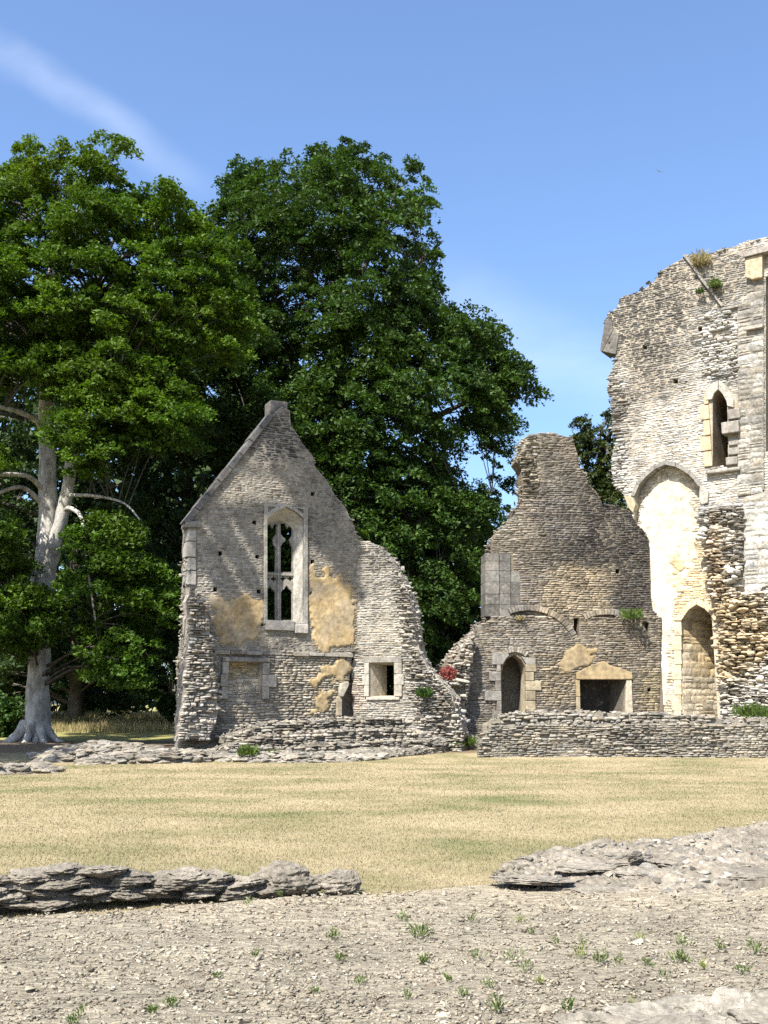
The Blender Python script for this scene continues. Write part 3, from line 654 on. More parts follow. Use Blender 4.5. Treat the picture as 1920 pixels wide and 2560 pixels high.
loft('reveal', w3, 0, wi3, .6, M_DR, win, (.50, .44, .33)); loft('reveal', wi3, .6, [(p[0]+(.12 if i < 2 else -.02), p[1]) for i, p in enumerate(wi3)], .95, M_DR, win, (.44, .38, .28))
box('lintel', w3o[0][0], w3o[2][0], w3[1][1]+.005, w3o[1][1]+.04, -.10, .5, M_DR, win, (.29, .27, .23), .025)
box('sill', w3o[0][0]+.08, w3o[2][0]-.1, w3o[0][1]-.04, w3[0][1]-.005, -.08, .6, M_DR, win, (.44, .41, .34), .03)
for sgn, ua, ub in ((0, w3o[0][0], w3[0][0]), (1, w3[2][0], w3o[2][0])):
    for k in range(3):
        z0, z1 = w3[0][1], w3[1][1]; box('jamb_stone', ua-.08*(k % 2)*(1-sgn)+.004, ub+.08*(k % 2)*sgn-.004, z0+(z1-z0)*k/3+.006, z0+(z1-z0)*(k+1)/3-.004, -.095, .35, M_DR, win, sh((.36, .335, .28), .8, 1.12), .02)

# ------------------------------------------------------------------ broken end of the cross wall, left of the gable
st_px = [(470, 1500), (478, 1470), (486, 1484), (505, 1500), (520, 1540), (528, 1600), (532, 1660), (540, 1720), (546, 1784), (534, 1815), (522, 1850), (446, 1850), (446, 1806), (456, 1741), (464, 1659), (468, 1580)]
ws_ = -.6
ST = empty('cross_wall_stub', FA.M, 'ragged stub of rubble walling projecting at the left corner of the gable', 'ruined wall')
st = [FA.uv(x, y, ws_) for x, y in st_px]; ost = rough(st, .06, .2)
prism('wall_core', [ost], ws_, .02, M_MO, ST, (.40, .36, .30))
paintT = blobs((.36, .33, .28), [(490, 1800, 60, 50, (.38, .35, .305), .7), (470, 1560, 40, 80, (.32, .305, .275), .6)])
recs = lay(FA, [ost], paintT, hr=(.08, .15), wr=(.14, .40), y=ws_, prot=(.03, .07), roughf=lambda x, y: .22*float(sstep(1850, 1740, y)*.8+.2))
recs += rim(FA, [FA.uv(x, y, ws_*.5) for x, y in st_px[:9]], ws_, .0, paintT, size=(.22, .42)) + rim(FA, [FA.uv(x, y, ws_*.5) for x, y in st_px[11:]], ws_, .0, paintT, size=(.22, .42))
emit(ST, recs, M_ST)

# ------------------------------------------------------------------ hall wall (centre right)
FB = Frame(1400, 43, 5)
b_top = [(1104, 1700), (1104, 1663), (1118, 1650), (1143, 1616), (1194, 1565), (1220, 1545), (1220, 1404), (1222, 1384), (1234, 1341), (1277, 1294), (1306, 1247), (1308, 1168), (1295, 1152), (1295, 1125), (1312, 1093),
         (1356, 1085), (1407, 1088), (1428, 1101), (1442, 1140), (1466, 1192), (1485, 1227), (1509, 1262), (1544, 1266), (1572, 1276), (1578, 1296), (1592, 1311), (1606, 1322), (1616, 1337), (1622, 1357), (1624, 1420), (1625, 1482), (1631, 1526), (1647, 1536), (1653, 1553), (1650, 1640), (1646, 1773)]
B_out = close_down(FB.poly(b_top), -.2)
oB = rough(B_out[:27], .12, .30, zfix=.2, open_=True) + B_out[26:]
door = FB.poly([(1252, 1800), (1252, 1684), (1255, 1668), (1264, 1650), (1284, 1636), (1302, 1650), (1311, 1668), (1313, 1684), (1309, 1800)])
doorq = FB.poly([(1238, 1800), (1238, 1628), (1262, 1628), (1284, 1622), (1304, 1628), (1334, 1640), (1334, 1800)])
fire = FB.poly([(1447, 1800), (1447, 1697), (1562, 1697), (1550, 1800)])
fireo = FB.poly([(1438, 1800), (1438, 1682), (1507, 1653), (1574, 1684), (1574, 1800)])
patch = FB.poly([(1400, 1660), (1412, 1640), (1430, 1622), (1446, 1616), (1460, 1632), (1486, 1634), (1494, 1645), (1470, 1662), (1440, 1668), (1420, 1676), (1404, 1672)])
B_put = [rpoly(FB, 1432, 1545, 1446, 1590), rpoly(FB, 1604, 1556, 1620, 1592), rpoly(FB, 1539, 1422, 1549, 1434), rpoly(FB, 1616, 1720, 1624, 1732)]
ash = FB.poly([(1221, 1542), (1221, 1390), (1250, 1384), (1282, 1382), (1284, 1440), (1300, 1440), (1300, 1542)])
HW = empty('hall_wall', FB.M, 'dark coursed rubble wall with stepped top, arched doorway and stone fireplace', 'ruined wall')
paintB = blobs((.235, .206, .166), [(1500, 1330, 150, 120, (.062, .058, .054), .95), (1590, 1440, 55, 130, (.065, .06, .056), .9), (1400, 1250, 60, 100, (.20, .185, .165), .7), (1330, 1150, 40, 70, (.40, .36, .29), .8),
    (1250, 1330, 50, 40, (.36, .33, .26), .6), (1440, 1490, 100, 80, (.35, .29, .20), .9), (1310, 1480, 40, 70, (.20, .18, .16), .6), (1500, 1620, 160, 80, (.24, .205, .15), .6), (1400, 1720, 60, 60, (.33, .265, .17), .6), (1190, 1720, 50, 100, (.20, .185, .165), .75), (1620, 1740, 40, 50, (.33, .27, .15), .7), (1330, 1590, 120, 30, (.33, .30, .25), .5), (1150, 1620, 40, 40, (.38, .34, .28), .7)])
prism('wall_core', [oB, door, fire] + B_put, 0, 1.0, M_MO, HW, (.21, .175, .125))
zl = FB.uv(1400, 1543)[1]
def arc_pts(cx, cy, rx, ry, a0, a1, n): return [(cx+rx*math.cos(a0+(a1-a0)*k/n), cy-ry*math.sin(a0+(a1-a0)*k/n)) for k in range(n+1)]
def voussoirs(fr, thing, inner, outer, y0, y1, colf, gap=.012, name='voussoir', mat=M_ST, j=.02):
    for i in range(len(inner)-1):
        a, b_, c, d = [Vector(fr.uv(*p)) for p in (inner[i], inner[i+1], outer[i+1], outer[i])]
        m = (a+b_+c+d)/4; P = [m+(q-m)*(1-gap*2/max(.05, (b_-a).length)*.5) for q in (a, b_, c, d)]
        prism(name, [P], y0+R.uniform(-j, j), y1, mat, thing, colf(*inner[i]), .012)
arcA_i = arc_pts(1318, 1640, 118, 112, math.radians(112), math.radians(22), 26); arcA_o = arc_pts(1318, 1640, 134, 128, math.radians(112), math.radians(22), 26)
arcB_i = arc_pts(1512, 1650, 108, 112, math.radians(118), math.radians(20), 26); arcB_o = arc_pts(1512, 1650, 124, 128, math.radians(118), math.radians(20), 26)
arch_holes = []
for i_, o_ in ((arcA_i, arcA_o), (arcB_i, arcB_o)): arch_holes.append(FB.poly(i_ + o_[::-1]))
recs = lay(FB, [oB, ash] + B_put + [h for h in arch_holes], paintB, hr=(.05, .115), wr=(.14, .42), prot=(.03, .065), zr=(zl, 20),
           roughf=lambda x, y: .26*float(sstep(1350, 1310, x)*sstep(1270, 1200, y)))
for k in range(len(arch_holes)): pass
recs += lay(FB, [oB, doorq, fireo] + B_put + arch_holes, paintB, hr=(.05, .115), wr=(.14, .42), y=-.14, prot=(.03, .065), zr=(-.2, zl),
            roughf=lambda x, y: .30*float(sstep(1165, 1120, x)*sstep(1760, 1700, y)))
ptb = FB.poly(b_top)
recs += rim(FB, ptb[:6], -.1, 1.0, paintB, size=(.22, .44)) + rim(FB, ptb[7:29], 0, 1.0, paintB)
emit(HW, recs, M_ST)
lowB = [(u, z) for u, z in FB.poly([(1104, 1700), (1110, 1665), (1143, 1622), (1194, 1571), (1224, 1549)])] + [(FB.uv(1646, 1600)[0], zl-.02), (FB.uv(1646, 1600)[0], -.2), (FB.uv(1110, 1800)[0], -.2)]
prism('lower_core', [lowB, door, fire] + [B_put[0], B_put[1], B_put[3]], -.14, -.004, M_MO, HW, (.22, .185, .135))
recs = rim(FB, [(FB.uv(1225, 1545)[0], zl), (FB.uv(1645, 1545)[0], zl)], -.2, .0, paintB, size=(.12, .26), step=.2); emit(HW, recs, M_ST, name='ledge_stone')
voussoirs(FB, HW, arcA_i, arcA_o, -.205, -.02, lambda x, y: paintB(x, y), j=.035); voussoirs(FB, HW, arcB_i, arcB_o, -.205, -.02, lambda x, y: paintB(x, y), j=.035)
# ashlar of the lost window, upper left
for i, (x0, x1) in enumerate([(1221, 1247), (1248, 1276), (1277, 1300)]):
    ysq = [1542, 1512, 1486, 1456, 1428, 1404, 1384]
    for k in range(6):
        if i == 2 and k > 3: continue
        a, b_ = FB.uv(x0, ysq[k]), FB.uv(x1, ysq[k+1])
        box('ashlar_block', a[0]+(.006 if i else -.13), b_[0]-.004, a[1]+.005, b_[1]-.004, -.085+.03*i+R.uniform(-.015, .015), .03 if i else 1.0, M_ST, HW, sh((.175, .165, .145), .65, 1.25), .02)
# doorway
dw = empty('doorway', None); dw.parent = HW
di = [(p[0]*.86+door[4][0]*.14+.10*0, p[1]) for p in door]
loft('reveal', door, -.14, di, .45, M_DR, dw, (.36, .31, .22), closed=False)
di2 = [(p[0]+.14, p[1]) for p in di]; loft('passage_vault', di, .45, di2, 1.5, M_DR, dw, (.26, .22, .16), closed=False)
prism('back_wall', [[(p[0]*1.0, p[1]) for p in di2]], 1.5, 1.7, M_ST, dw, (.24, .21, .16))
qy = [1800, 1776, 1752, 1727, 1703, 1680, 1660]
for k in range(6):
    xl = [1228, 1240, 1210, 1236, 1221, 1240][k]; a, b_ = FB.uv(xl, qy[k]), FB.uv(1252, qy[k+1])
    box('quoin', a[0], door[0][0]-.004, a[1]+.006, b_[1]-.004, -.25+R.uniform(-.015, .015), .1, M_DR, dw, sh((.24, .22, .19), .75, 1.15), .02)
    xr = [1368, 1336, 1336, 1350, 1332, 1338][k]; b2 = FB.uv(xr, qy[k+1])
    ul = FB.uv(1311, (qy[k]+qy[k+1])/2)[0]+.004
    prism('quoin', [[(ul, a[1]+.006), (b2[0], a[1]+.006), (b2[0], b_[1]-.004), (ul, b_[1]-.004)]], -.25+R.uniform(-.015, .015), .1, M_DR, dw, sh((.34, .285, .19), .8, 1.12), .035)
a, b_ = FB.uv(1228, 1672), FB.uv(1256, 1632)
prism('head_stone', [FB.poly([(1228, 1662), (1228, 1632), (1266, 1631), (1270, 1640), (1262, 1648), (1254, 1662)])], -.25, .1, M_DR, dw, (.24, .225, .20), .02)
prism('head_stone', [FB.poly([(1313, 1662), (1305, 1648), (1300, 1641), (1308, 1644), (1336, 1646), (1336, 1662)])], -.25, .1, M_DR, dw, (.33, .31, .27), .02)
voussoirs(FB, dw, arc_pts(1284, 1664, 34, 32, math.radians(135), math.radians(40), 9), arc_pts(1284, 1664, 46, 48, math.radians(135), math.radians(40), 9), -.25, -.1, lambda x, y: paintB(1330, 1590))
# fireplace
fo = empty('fireplace', None); fo.parent = HW
fi = [(fire[0][0]+.12, fire[0][1]), (fire[1][0]+.12, fire[1][1]), (fire[2][0]-.28, fire[2][1]), (fire[3][0]-.20, fire[3][1])]
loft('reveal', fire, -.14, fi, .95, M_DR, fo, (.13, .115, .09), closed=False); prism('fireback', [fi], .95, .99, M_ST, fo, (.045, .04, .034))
Lp = [(1437, 1699), (1437, 1682), (1470, 1666), (1500, 1654), (1509, 1654), (1520, 1664), (1545, 1670), (1575, 1682), (1577, 1699)]
prism('lintel', [FB.poly(Lp)], -.28, .2, M_PL, fo, (.36, .275, .155), .03)
u0, u1 = FB.uv(1437, 1750)[0], FB.uv(1447, 1750)[0]; zb, zt_ = -.2, FB.uv(1447, 1700)[1]
box('jamb_stone', u0, u1, FB.uv(1447, 1742)[1]+.005, zt_, -.24, .3, M_PL, fo, (.36, .28, .16), .02); box('jamb_stone', u0, u1-.003, zb, FB.uv(1447, 1742)[1]-.005, -.235, .3, M_PL, fo, (.38, .32, .22), .02)
ur0, ur1 = FB.uv(1562, 1700)[0], FB.uv(1575, 1700)[0]
prism('jamb_stone', [[(FB.uv(1550, 1800)[0], zb), (ur1, zb), (ur1, zt_), (ur0, zt_)]], -.24, .3, M_PL, fo, (.46, .41, .31), .03)
plaster(FB, HW, patch, -.208, M_PL, (.34, .255, .135), (.29, .235, .155), 9)
# ------------------------------------------------------------------ tower (right)
FC = Frame(1530, 44.2, -34); Cc = FC.uv
c_left = [(1600, 1700), (1580, 1400), (1577, 1289), (1578, 1272), (1561, 1240), (1540, 1213), (1527, 1190), (1534, 1140), (1540, 1097), (1531, 1054), (1531, 997), (1522, 974), (1522, 940), (1534, 926), (1538, 880), (1516, 850), (1516, 790)]
c_top = [(1516, 790), (1543, 769), (1554, 749), (1588, 732), (1631, 704), (1648, 681), (1680, 664), (1705, 653), (1711, 640), (1740, 637), (1773, 636), (1810, 625), (1853, 611), (1916, 595), (2010, 566)]
C_out = close_down(FC.poly(c_left[:-1] + c_top), -.2)
C_out = FC.poly(c_left[:-1] + c_top); ur = C_out[-1][0]; C_out += [(ur, -.2), (C_out[0][0], -.2)]
oC = rough(C_out, .10, .30, zfix=.2)
pan = FC.poly([(1596, 1810), (1588, 1500), (1585, 1300), (1588, 1240), (1600, 1212), (1617, 1192), (1640, 1172), (1665, 1161), (1690, 1166), (1704, 1173), (1722, 1184), (1737, 1200), (1748, 1218), (1750, 1262), (1742, 1290), (1752, 1320), (1762, 1350), (1764, 1400), (1770, 1440), (1778, 1480), (1790, 1520), (1800, 1560), (1800, 1810)])
slit = FC.poly([(1782, 1166), (1782, 1000), (1787, 985), (1797, 976), (1809, 988), (1818, 1005), (1821, 1166)])
slito = FC.poly([(1762, 1168), (1762, 980), (1778, 962), (1797, 956), (1824, 976), (1852, 1010), (1852, 1168)])
sidew = FC.poly([(1914, 1130), (1914, 690), (1990, 660), (1990, 1120)])
PD = .35
def vert(P):
    a, b_ = (P[0][0]+P[1][0])/2, (P[-1][0]+P[-2][0])/2; return [(a, P[0][1]), (a, P[1][1])] + P[2:-2] + [(b_, P[-2][1]), (b_, P[-1][1])]
dr = vert(FC.poly([(1704, 1810), (1704, 1552), (1712, 1540), (1724, 1524), (1742, 1512), (1762, 1522), (1776, 1536), (1785, 1552), (1790, 1810)], PD))
ptl = [(1751, 823), (1612, 868), (1689, 953)]
C_put = [rpoly(FC, x-6, y-6, x+6, y+6) for x, y in ptl]
TW = empty('tower', FC.M, 'tall pale ruined tower with sloping broken top, slit window and blocked arch', 'tower')
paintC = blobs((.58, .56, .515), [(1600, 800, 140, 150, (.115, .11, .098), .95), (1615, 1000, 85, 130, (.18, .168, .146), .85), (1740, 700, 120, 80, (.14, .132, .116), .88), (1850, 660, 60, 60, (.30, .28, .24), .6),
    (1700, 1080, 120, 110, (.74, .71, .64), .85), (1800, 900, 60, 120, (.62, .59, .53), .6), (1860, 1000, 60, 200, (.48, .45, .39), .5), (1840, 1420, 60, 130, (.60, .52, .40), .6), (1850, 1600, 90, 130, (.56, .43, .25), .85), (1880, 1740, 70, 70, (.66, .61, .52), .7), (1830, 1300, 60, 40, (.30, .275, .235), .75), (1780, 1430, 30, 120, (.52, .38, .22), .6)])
paintP = blobs((.68, .61, .47), [(1600, 1250, 25, 60, (.36, .34, .30), .85), (1690, 1380, 60, 70, (.66, .50, .28), .7), (1720, 1490, 60, 60, (.64, .48, .27), .8), (1640, 1720, 60, 80, (.62, .52, .37), .7), (1660, 1250, 80, 50, (.62, .55, .43), .6)])
prism('wall_core', [oC, pan, slit, sidew] + C_put, 0, 1.1, M_MO, TW, (.44, .38, .29))
def rC(x, y):
    r = .16*float(sstep(1575, 1540, x)*sstep(900, 980, y))
    r = max(r, .18*float(sstep(55, 25, abs(x-(1800+ (y-850)*.08)))*sstep(760, 800, y)*sstep(960, 930, y)))
    edge = 1748 + max(0, (y-1290))*.13
    if y > 1265: r = max(r, .42*float(sstep(edge-15, edge+15, x)*sstep(1250, 1300, y)))
    if 1250 < y < 1484 and x > 1856: r = 0
    return r
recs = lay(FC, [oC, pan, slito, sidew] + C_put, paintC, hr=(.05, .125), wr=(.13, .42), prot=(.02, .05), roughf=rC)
low = [r for r in recs]
ptc = FC.poly(c_left[2:-1] + c_top)
recs += rim(FC, ptc, 0, 1.1, paintC, size=(.2, .42))
# deeply robbed rubble core, lower right: extra lumps standing out of the face
for _ in range(520):
    px, py = R.uniform(1745, 1990), R.uniform(1280, 1790)
    rr_ = rC(px, py)
    if rr_ < .2: continue
    u, z = Cc(px, py); s = R.uniform(.18, .46); nn = float(vn(u*1.6, z*1.9, 8))
    recs.append(('r', (u, -.05-nn*.38, z), (R.gauss(0, .15), R.gauss(0, .15), R.gauss(0, .4)), (s, s*R.uniform(.7, 1.2), s*R.uniform(.3, .6)), paintC(px, py)))
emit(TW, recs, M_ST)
# recessed panel under the big arch
RP = empty('blocked_arch', None); RP.parent = TW
prism('panel_core', [pan, dr], PD+.02, 1.15, M_MO, RP, (.56, .49, .36))
drq = FC.poly([(1686, 1810), (1686, 1556), (1700, 1530), (1720, 1506), (1742, 1496), (1768, 1508), (1790, 1530), (1800, 1556), (1800, 1810)], PD)
put2 = [FC.poly([(x0, y1), (x1, y1), (x1, y0), (x0, y0)], PD) for x0, y0, x1, y1 in ((1636, 1483, 1644, 1496), (1660, 1482, 1682, 1497))]
recs = lay(FC, [pan, drq] + put2, paintP, hr=(.07, .14), wr=(.18, .5), y=PD, prot=(.008, .02), gap=.006)
emit(RP, recs, M_ST, name='panel_stone')
for x0, y0, x1, y1 in ((1636, 1483, 1644, 1496), (1660, 1482, 1682, 1497)):
    a, b_ = Cc(x0, y1, PD), Cc(x1, y0, PD)
plaster(FC, RP, FC.poly([(1600, 1760), (1600, 1320), (1612, 1240), (1660, 1195), (1720, 1215), (1735, 1290), (1740, 1400), (1700, 1480), (1670, 1560), (1670, 1770)], PD), PD-.018, M_PL, (.70, .64, .51), (.66, .57, .40), 33, name='limewash_plaster')
pp = [[(1675, 1385), (1690, 1378), (1714, 1400), (1716, 1412), (1705, 1428), (1690, 1420), (1668, 1410)], [(1688, 1434), (1705, 1434), (1706, 1460), (1694, 1476), (1686, 1470)]]
for i, P in enumerate(pp): plaster(FC, RP, [Cc(x, y, PD) for x, y in P], PD-.06, M_PL, (.66, .48, .25), (.64, .54, .36), 20+i)
# arch mould of the panel
hin = [(1588, 1242), (1600, 1214), (1617, 1194), (1640, 1174), (1665, 1163), (1690, 1168), (1704, 1175), (1722, 1186), (1737, 1201), (1749, 1218)]
hou = [(1579, 1240), (1592, 1208), (1611, 1186), (1636, 1165), (1665, 1152), (1693, 1158), (1709, 1166), (1728, 1178), (1745, 1194), (1760, 1216)]
voussoirs(FC, TW, hin, hou, -.14, .36, lambda x, y: sh((.27, .25, .22), .85, 1.1), name='arch_stone', mat=M_DR, gap=.004)
prism('springer', [FC.poly([(1752, 1214), (1762, 1216), (1774, 1232), (1772, 1258), (1756, 1264), (1750, 1250)])], -.16, .3, M_DR, TW, (.42, .39, .33), .03)
prism('springer', [FC.poly([(1561, 1240), (1584, 1240), (1590, 1262), (1584, 1284), (1572, 1270)])], -.08, .8, M_DR, TW, (.50, .42, .28), .03)
# door in the panel
DW = empty('doorway', None); DW.parent = TW
DD = 3.3; ue = dr[8][0]
inn = [(ue-(ue-p[0])*.07, p[1]) for p in dr]
loft('door_reveal', dr, PD+.01, inn, DD, M_DR, DW, (.50, .43, .31), closed=False)
prism('door_back', [[(inn[0][0]-.03, -.1), (inn[-1][0]+.03, -.1), (inn[-1][0]+.03, inn[4][1]+.05), (inn[0][0]-.03, inn[4][1]+.05)]], DD, DD+.2, M_DR, DW, (.40, .34, .25))
vi = [(1704, 1552), (1712, 1540), (1724, 1524), (1742, 1512), (1762, 1522), (1776, 1536), (1785, 1552)]
vo = [(1687, 1552), (1698, 1532), (1716, 1511), (1742, 1496), (1770, 1509), (1790, 1528), (1803, 1550)]
for i in range(6):
    P = [Vector(Cc(*p, PD)) for p in (vi[i], vi[i+1], vo[i+1], vo[i])]; m = sum(P, Vector((0, 0)))/4
    prism('arch_stone', [[m+(q-m)*.985 for q in P]], PD-.07+R.uniform(-.008, .008), PD+.3, M_DR, DW, sh((.62, .50, .32), .92, 1.08), .02)
yq = [1812, 1776, 1738, 1700, 1662, 1626, 1590, 1554]
for k in range(7):
    a, b_ = Cc(1687, yq[k], PD), Cc(1704, yq[k+1], PD)
    box('jamb_stone', a[0]-.10*(k % 2), b_[0]-.003, a[1]+.004, b_[1]-.004, PD-.06+R.uniform(-.006, .006), PD+.2, M_DR, DW, sh((.60, .50, .34), .9, 1.08), .02)
ang = math.atan2(DD-PD, inn[0][0]-dr[0][0])
LN = empty('doorway_lining', None); LN.parent = TW
class Sub: pass
FL = Frame(1530, 44.2, 0); w0 = FC.world(dr[0][0]+.01, PD+.01, 0); aa = math.radians(-34)+ang
FL.O = Vector((w0.x, w0.y, 0)); FL.U = Vector((math.cos(aa), math.sin(aa), 0)); FL.I = Vector((-math.sin(aa), math.cos(aa), 0)); FL.M = Matrix.Translation(FL.O) @ Matrix.Rotation(aa, 4, 'Z')
LN.matrix_local = FC.M.inverted() @ FL.M
LL = math.hypot(DD-PD, inn[0][0]-dr[0][0])
recs = lay(FL, [[(0.02, 0), (LL-.05, 0), (LL-.05, dr[1][1]+.1), (LL*.55, dr[4][1]-.05), (LL*.25, dr[2][1]), (0.02, dr[1][1]-.02)]], blobs((.54, .47, .35), [(1760, 1600, 60, 80, (.56, .43, .24), .85)]), hr=(.24, .36), wr=(.4, .75), prot=(.0, .006), gap=.006, wav=0, y=-.02)
recs = [(k, l, (0, 0, 0), s, c) for k, l, e, s, c in recs]
emit(LN, recs, M_DR, name='ashlar_block')
# slit window
SLW = empty('slit_window', None); SLW.parent = TW
loft('slit_reveal', slit, -.02, [(p[0]+.03, p[1]) for p in slit], 2.6, M_DR, SLW, (.34, .28, .20)); prism('slit_back', [slit], 2.6, 2.7, M_DR, SLW, (.2, .17, .13))
yy_ = [1168, 1128, 1090, 1050, 1012, 984]
for k in range(5):
    a, b_ = Cc(1762, yy_[k]), Cc(1781, yy_[k+1]); box('jamb_stone', a[0]-.14*(k % 2), slit[0][0]-.003, a[1]+.004, b_[1]-.004, -.09+R.uniform(-.01, .01), .3, M_DR, SLW, sh((.60, .47, .29), .92, 1.08), .02)
prism('head_stone', [FC.poly([(1766, 984), (1776, 966), (1797, 952), (1797, 975), (1787, 985), (1782, 1000), (1766, 1002)])], -.12, .4, M_DR, SLW, (.48, .44, .37), .02)
prism('head_stone', [FC.poly([(1798, 975), (1798, 952), (1822, 968), (1836, 1000), (1836, 1020), (1820, 1016), (1818, 1005), (1809, 988)])], -.12, .4, M_DR, SLW, (.44, .41, .35), .02)
for x0, y0, x1, y1, pr in ((1822, 1022, 1852, 1052, .2), (1810, 1054, 1852, 1090, .34), (1823, 1094, 1852, 1116, .1), (1822, 1118, 1850, 1140, .14), (1818, 1142, 1846, 1166, .2)):
    a, b_ = Cc(x0, y1), Cc(x1, y0); box('jamb_stone', a[0], b_[0], a[1]+.005, b_[1]-.004, -pr, .3, M_DR, SLW, sh((.34, .31, .265), .85, 1.1), .04)
a, b_ = Cc(1768, 1188), Cc(1853, 1168); box('sill', a[0], b_[0], a[1], b_[1]-.02, -.26, .4, M_DR, SLW, (.36, .33, .28), .04)
# ashlar pier at the right edge, with capital and base
pier1 = FC.poly([(1846, 1240), (1846, 765), (1868, 755), (1868, 702), (1911, 690), (1911, 1225)]); pier2 = FC.poly([(1864, 1482), (1860, 1245), (2004, 1205), (2004, 1440)])
for P, c_ in ((pier1, (.36, .335, .285)), (pier2, (.46, .435, .38))):
    prism('pier_core', [P], -.10, .02, M_MO, TW, tuple(q*.8 for q in c_))
    for k, l, e, s_, c in lay(FC, [P], blobs(c_, [(1890, 1000, 40, 90, tuple(q*.75 for q in c_), .7), (1880, 760, 40, 60, tuple(q*.6 for q in c_), .7)]), hr=(.20, .38), wr=(.32, .62), y=-.10, prot=(.03, .045), gap=.010, wav=0):
        o = bpy.data.objects.new('ashlar_block', proto_mesh('w', R.randrange(14), M_ST)); COL.objects.link(o); o.parent = TW; o.location = l; o.scale = s_; o.color = (*c, 1)
a, b_ = Cc(1856, 1500), Cc(2004, 1484); box('string_course', a[0], b_[0], Cc(1862, 1498)[1], Cc(1862, 1482)[1], -.30, .02, M_DR, TW, (.44, .41, .36), .03)
prism('capital', [FC.poly([(1868, 652), (1911, 640), (1911, 700), (1886, 705), (1868, 700)])], -.34, .05, M_DR, TW, (.50, .41, .27), .05)
prism('string_course', [FC.poly([(1862, 640), (1990, 605), (1990, 622), (1866, 652)])], -.45, .05, M_DR, TW, (.34, .31, .27), .03)
a = Cc(1868, 826); box('string_course', a[0], Cc(1911, 820)[0], a[1]-.08, a[1]+.06, -.30, .02, M_DR, TW, (.40, .37, .31), .03)
prism('side_window_back', [sidew], .95, 1.2, M_DR, TW, (.13, .11, .09))
# roof crease
cr_ = [(1709, 641), (1731, 668), (1752, 700), (1780, 735), (1806, 770)]
for (x0, y0), (x1, y1) in zip(cr_[:-1], cr_[1:]):
    p, q = Vector(Cc(x0, y0)), Vector(Cc(x1, y1)); n_ = Vector((-(q-p).y, (q-p).x)).normalized()*(-.0)
    d_ = (q-p).normalized(); nn = Vector((-d_.y, d_.x))
    prism('drip_stone', [[p+d_*.01, q-d_*.01, q-d_*.01+nn*.11, p+d_*.01+nn*R.uniform(.07, .13)]], -.15+R.uniform(-.03, .03), .02, M_DR, TW, sh((.33, .31, .27), .85, 1.1), .02)
p, q = Cc(1806, 778), Cc(1848, 762); box('drip_stone', p[0], q[0], p[1], p[1]+.10, -.16, .02, M_DR, TW, (.30, .275, .235), .02)
prism('eave_slab', [FC.poly([(1506, 879), (1541, 887), (1548, 838), (1534, 822)])], -.07, .9, M_ST, TW, (.17, .16, .14), .02)
prism('coping_stone', [FC.poly([(1502, 878), (1506, 882), (1535, 826), (1530, 800), (1515, 800)])], -.10, 1.0, M_ST, TW, (.14, .13, .115), .015)

# ------------------------------------------------------------------ low front wall (right) and terrace behind it
FD = Frame(1500, 37.2, -1.2)
d_top = [(1197, 1862), (1208, 1838), (1228, 1818), (1300, 1812), (1400, 1808), (1540, 1810), (1650, 1806), (1800, 1812), (1960, 1814), (2120, 1816)]
D_out = FD.poly(d_top); D_out += [(D_out[-1][0], -.1), (D_out[0][0]-.05, -.1)]; oD = rough(D_out, .04, .25, zfix=.2)
LW = empty('low_front_wall', FD.M, 'long low grey rubble wall at the lawn edge, below the fireplace and tower', 'ruined wall')
paintD = blobs((.32, .288, .232), [(1500, 1860, 300, 16, (.17, .162, .148), .6), (1400, 1800, 400, 16, (.31, .285, .24), .7), (1250, 1850, 50, 40, (.27, .25, .21), .6), (1900, 1840, 100, 30, (.34, .31, .26), .5)])
prism('wall_core', [oD], 0, .6, M_MO, LW, (.25, .225, .18))
d2 = [(1222, 1815), (1250, 1790), (1300, 1781), (1420, 1779), (1560, 1783), (1640, 1786), (1760, 1790), (1800, 1797), (1960, 1797), (2120, 1798)]
D2 = [FD.uv(x, y, .5) for x, y in d2]; zz = D2 + [(D2[-1][0], -.1), (D2[0][0], -.1)]
prism('upper_core', [rough(zz, .04, .25, zfix=.3)], .45, 1.3, M_MO, LW, (.28, .25, .20))
recs = lay(FD, [oD], paintD, hr=(.05, .105), wr=(.11, .32), prot=(.015, .045), roughf=lambda x, y: .16*float(vn(x*.02, y*.03, 2)))
recs += lay(FD, [zz], paintD, hr=(.06, .12), wr=(.14, .36), y=.45, prot=(.03, .08), roughf=lambda x, y: .14, zr=(.8, 3))
recs += rim(FD, FD.poly(d_top), -.02, .6, paintD, size=(.18, .42), step=.16) + rim(FD, D2, .45, 1.4, paintD, size=(.2, .46), step=.2)
emit(LW, recs, M_ST)
tp = [FD.world(FD.uv(1212, 1800)[0], 1.2, 0), FD.world(FD.uv(2120, 1800)[0], 1.2, 0), Vector((20, 41.0, 0)), Vector((14, 46, 0)), Vector((5.2, 44, 0))]
def sheet(name, pts, z, mat, kind, n=1):
    o = mesh_py(name, [(p.x, p.y, z) for p in pts] + [(p.x, p.y, z-1.3) for p in pts], [list(range(len(pts)))] + [[i, (i+1) % len(pts), (i+1) % len(pts)+len(pts), i+len(pts)] for i in range(len(pts))], mat, None, (.32, .28, .21)); o['kind'] = kind; return o
sheet('terrace_ground', tp, 1.22, M_MO, 'structure')
stp = FD.uv(1725, 1803, .9); box('doorstep', stp[0], FD.uv(1858, 1800, .9)[0], stp[1]-.1, stp[1]+.07, .5, 1.2, M_DR, LW, (.42, .39, .33), .03)

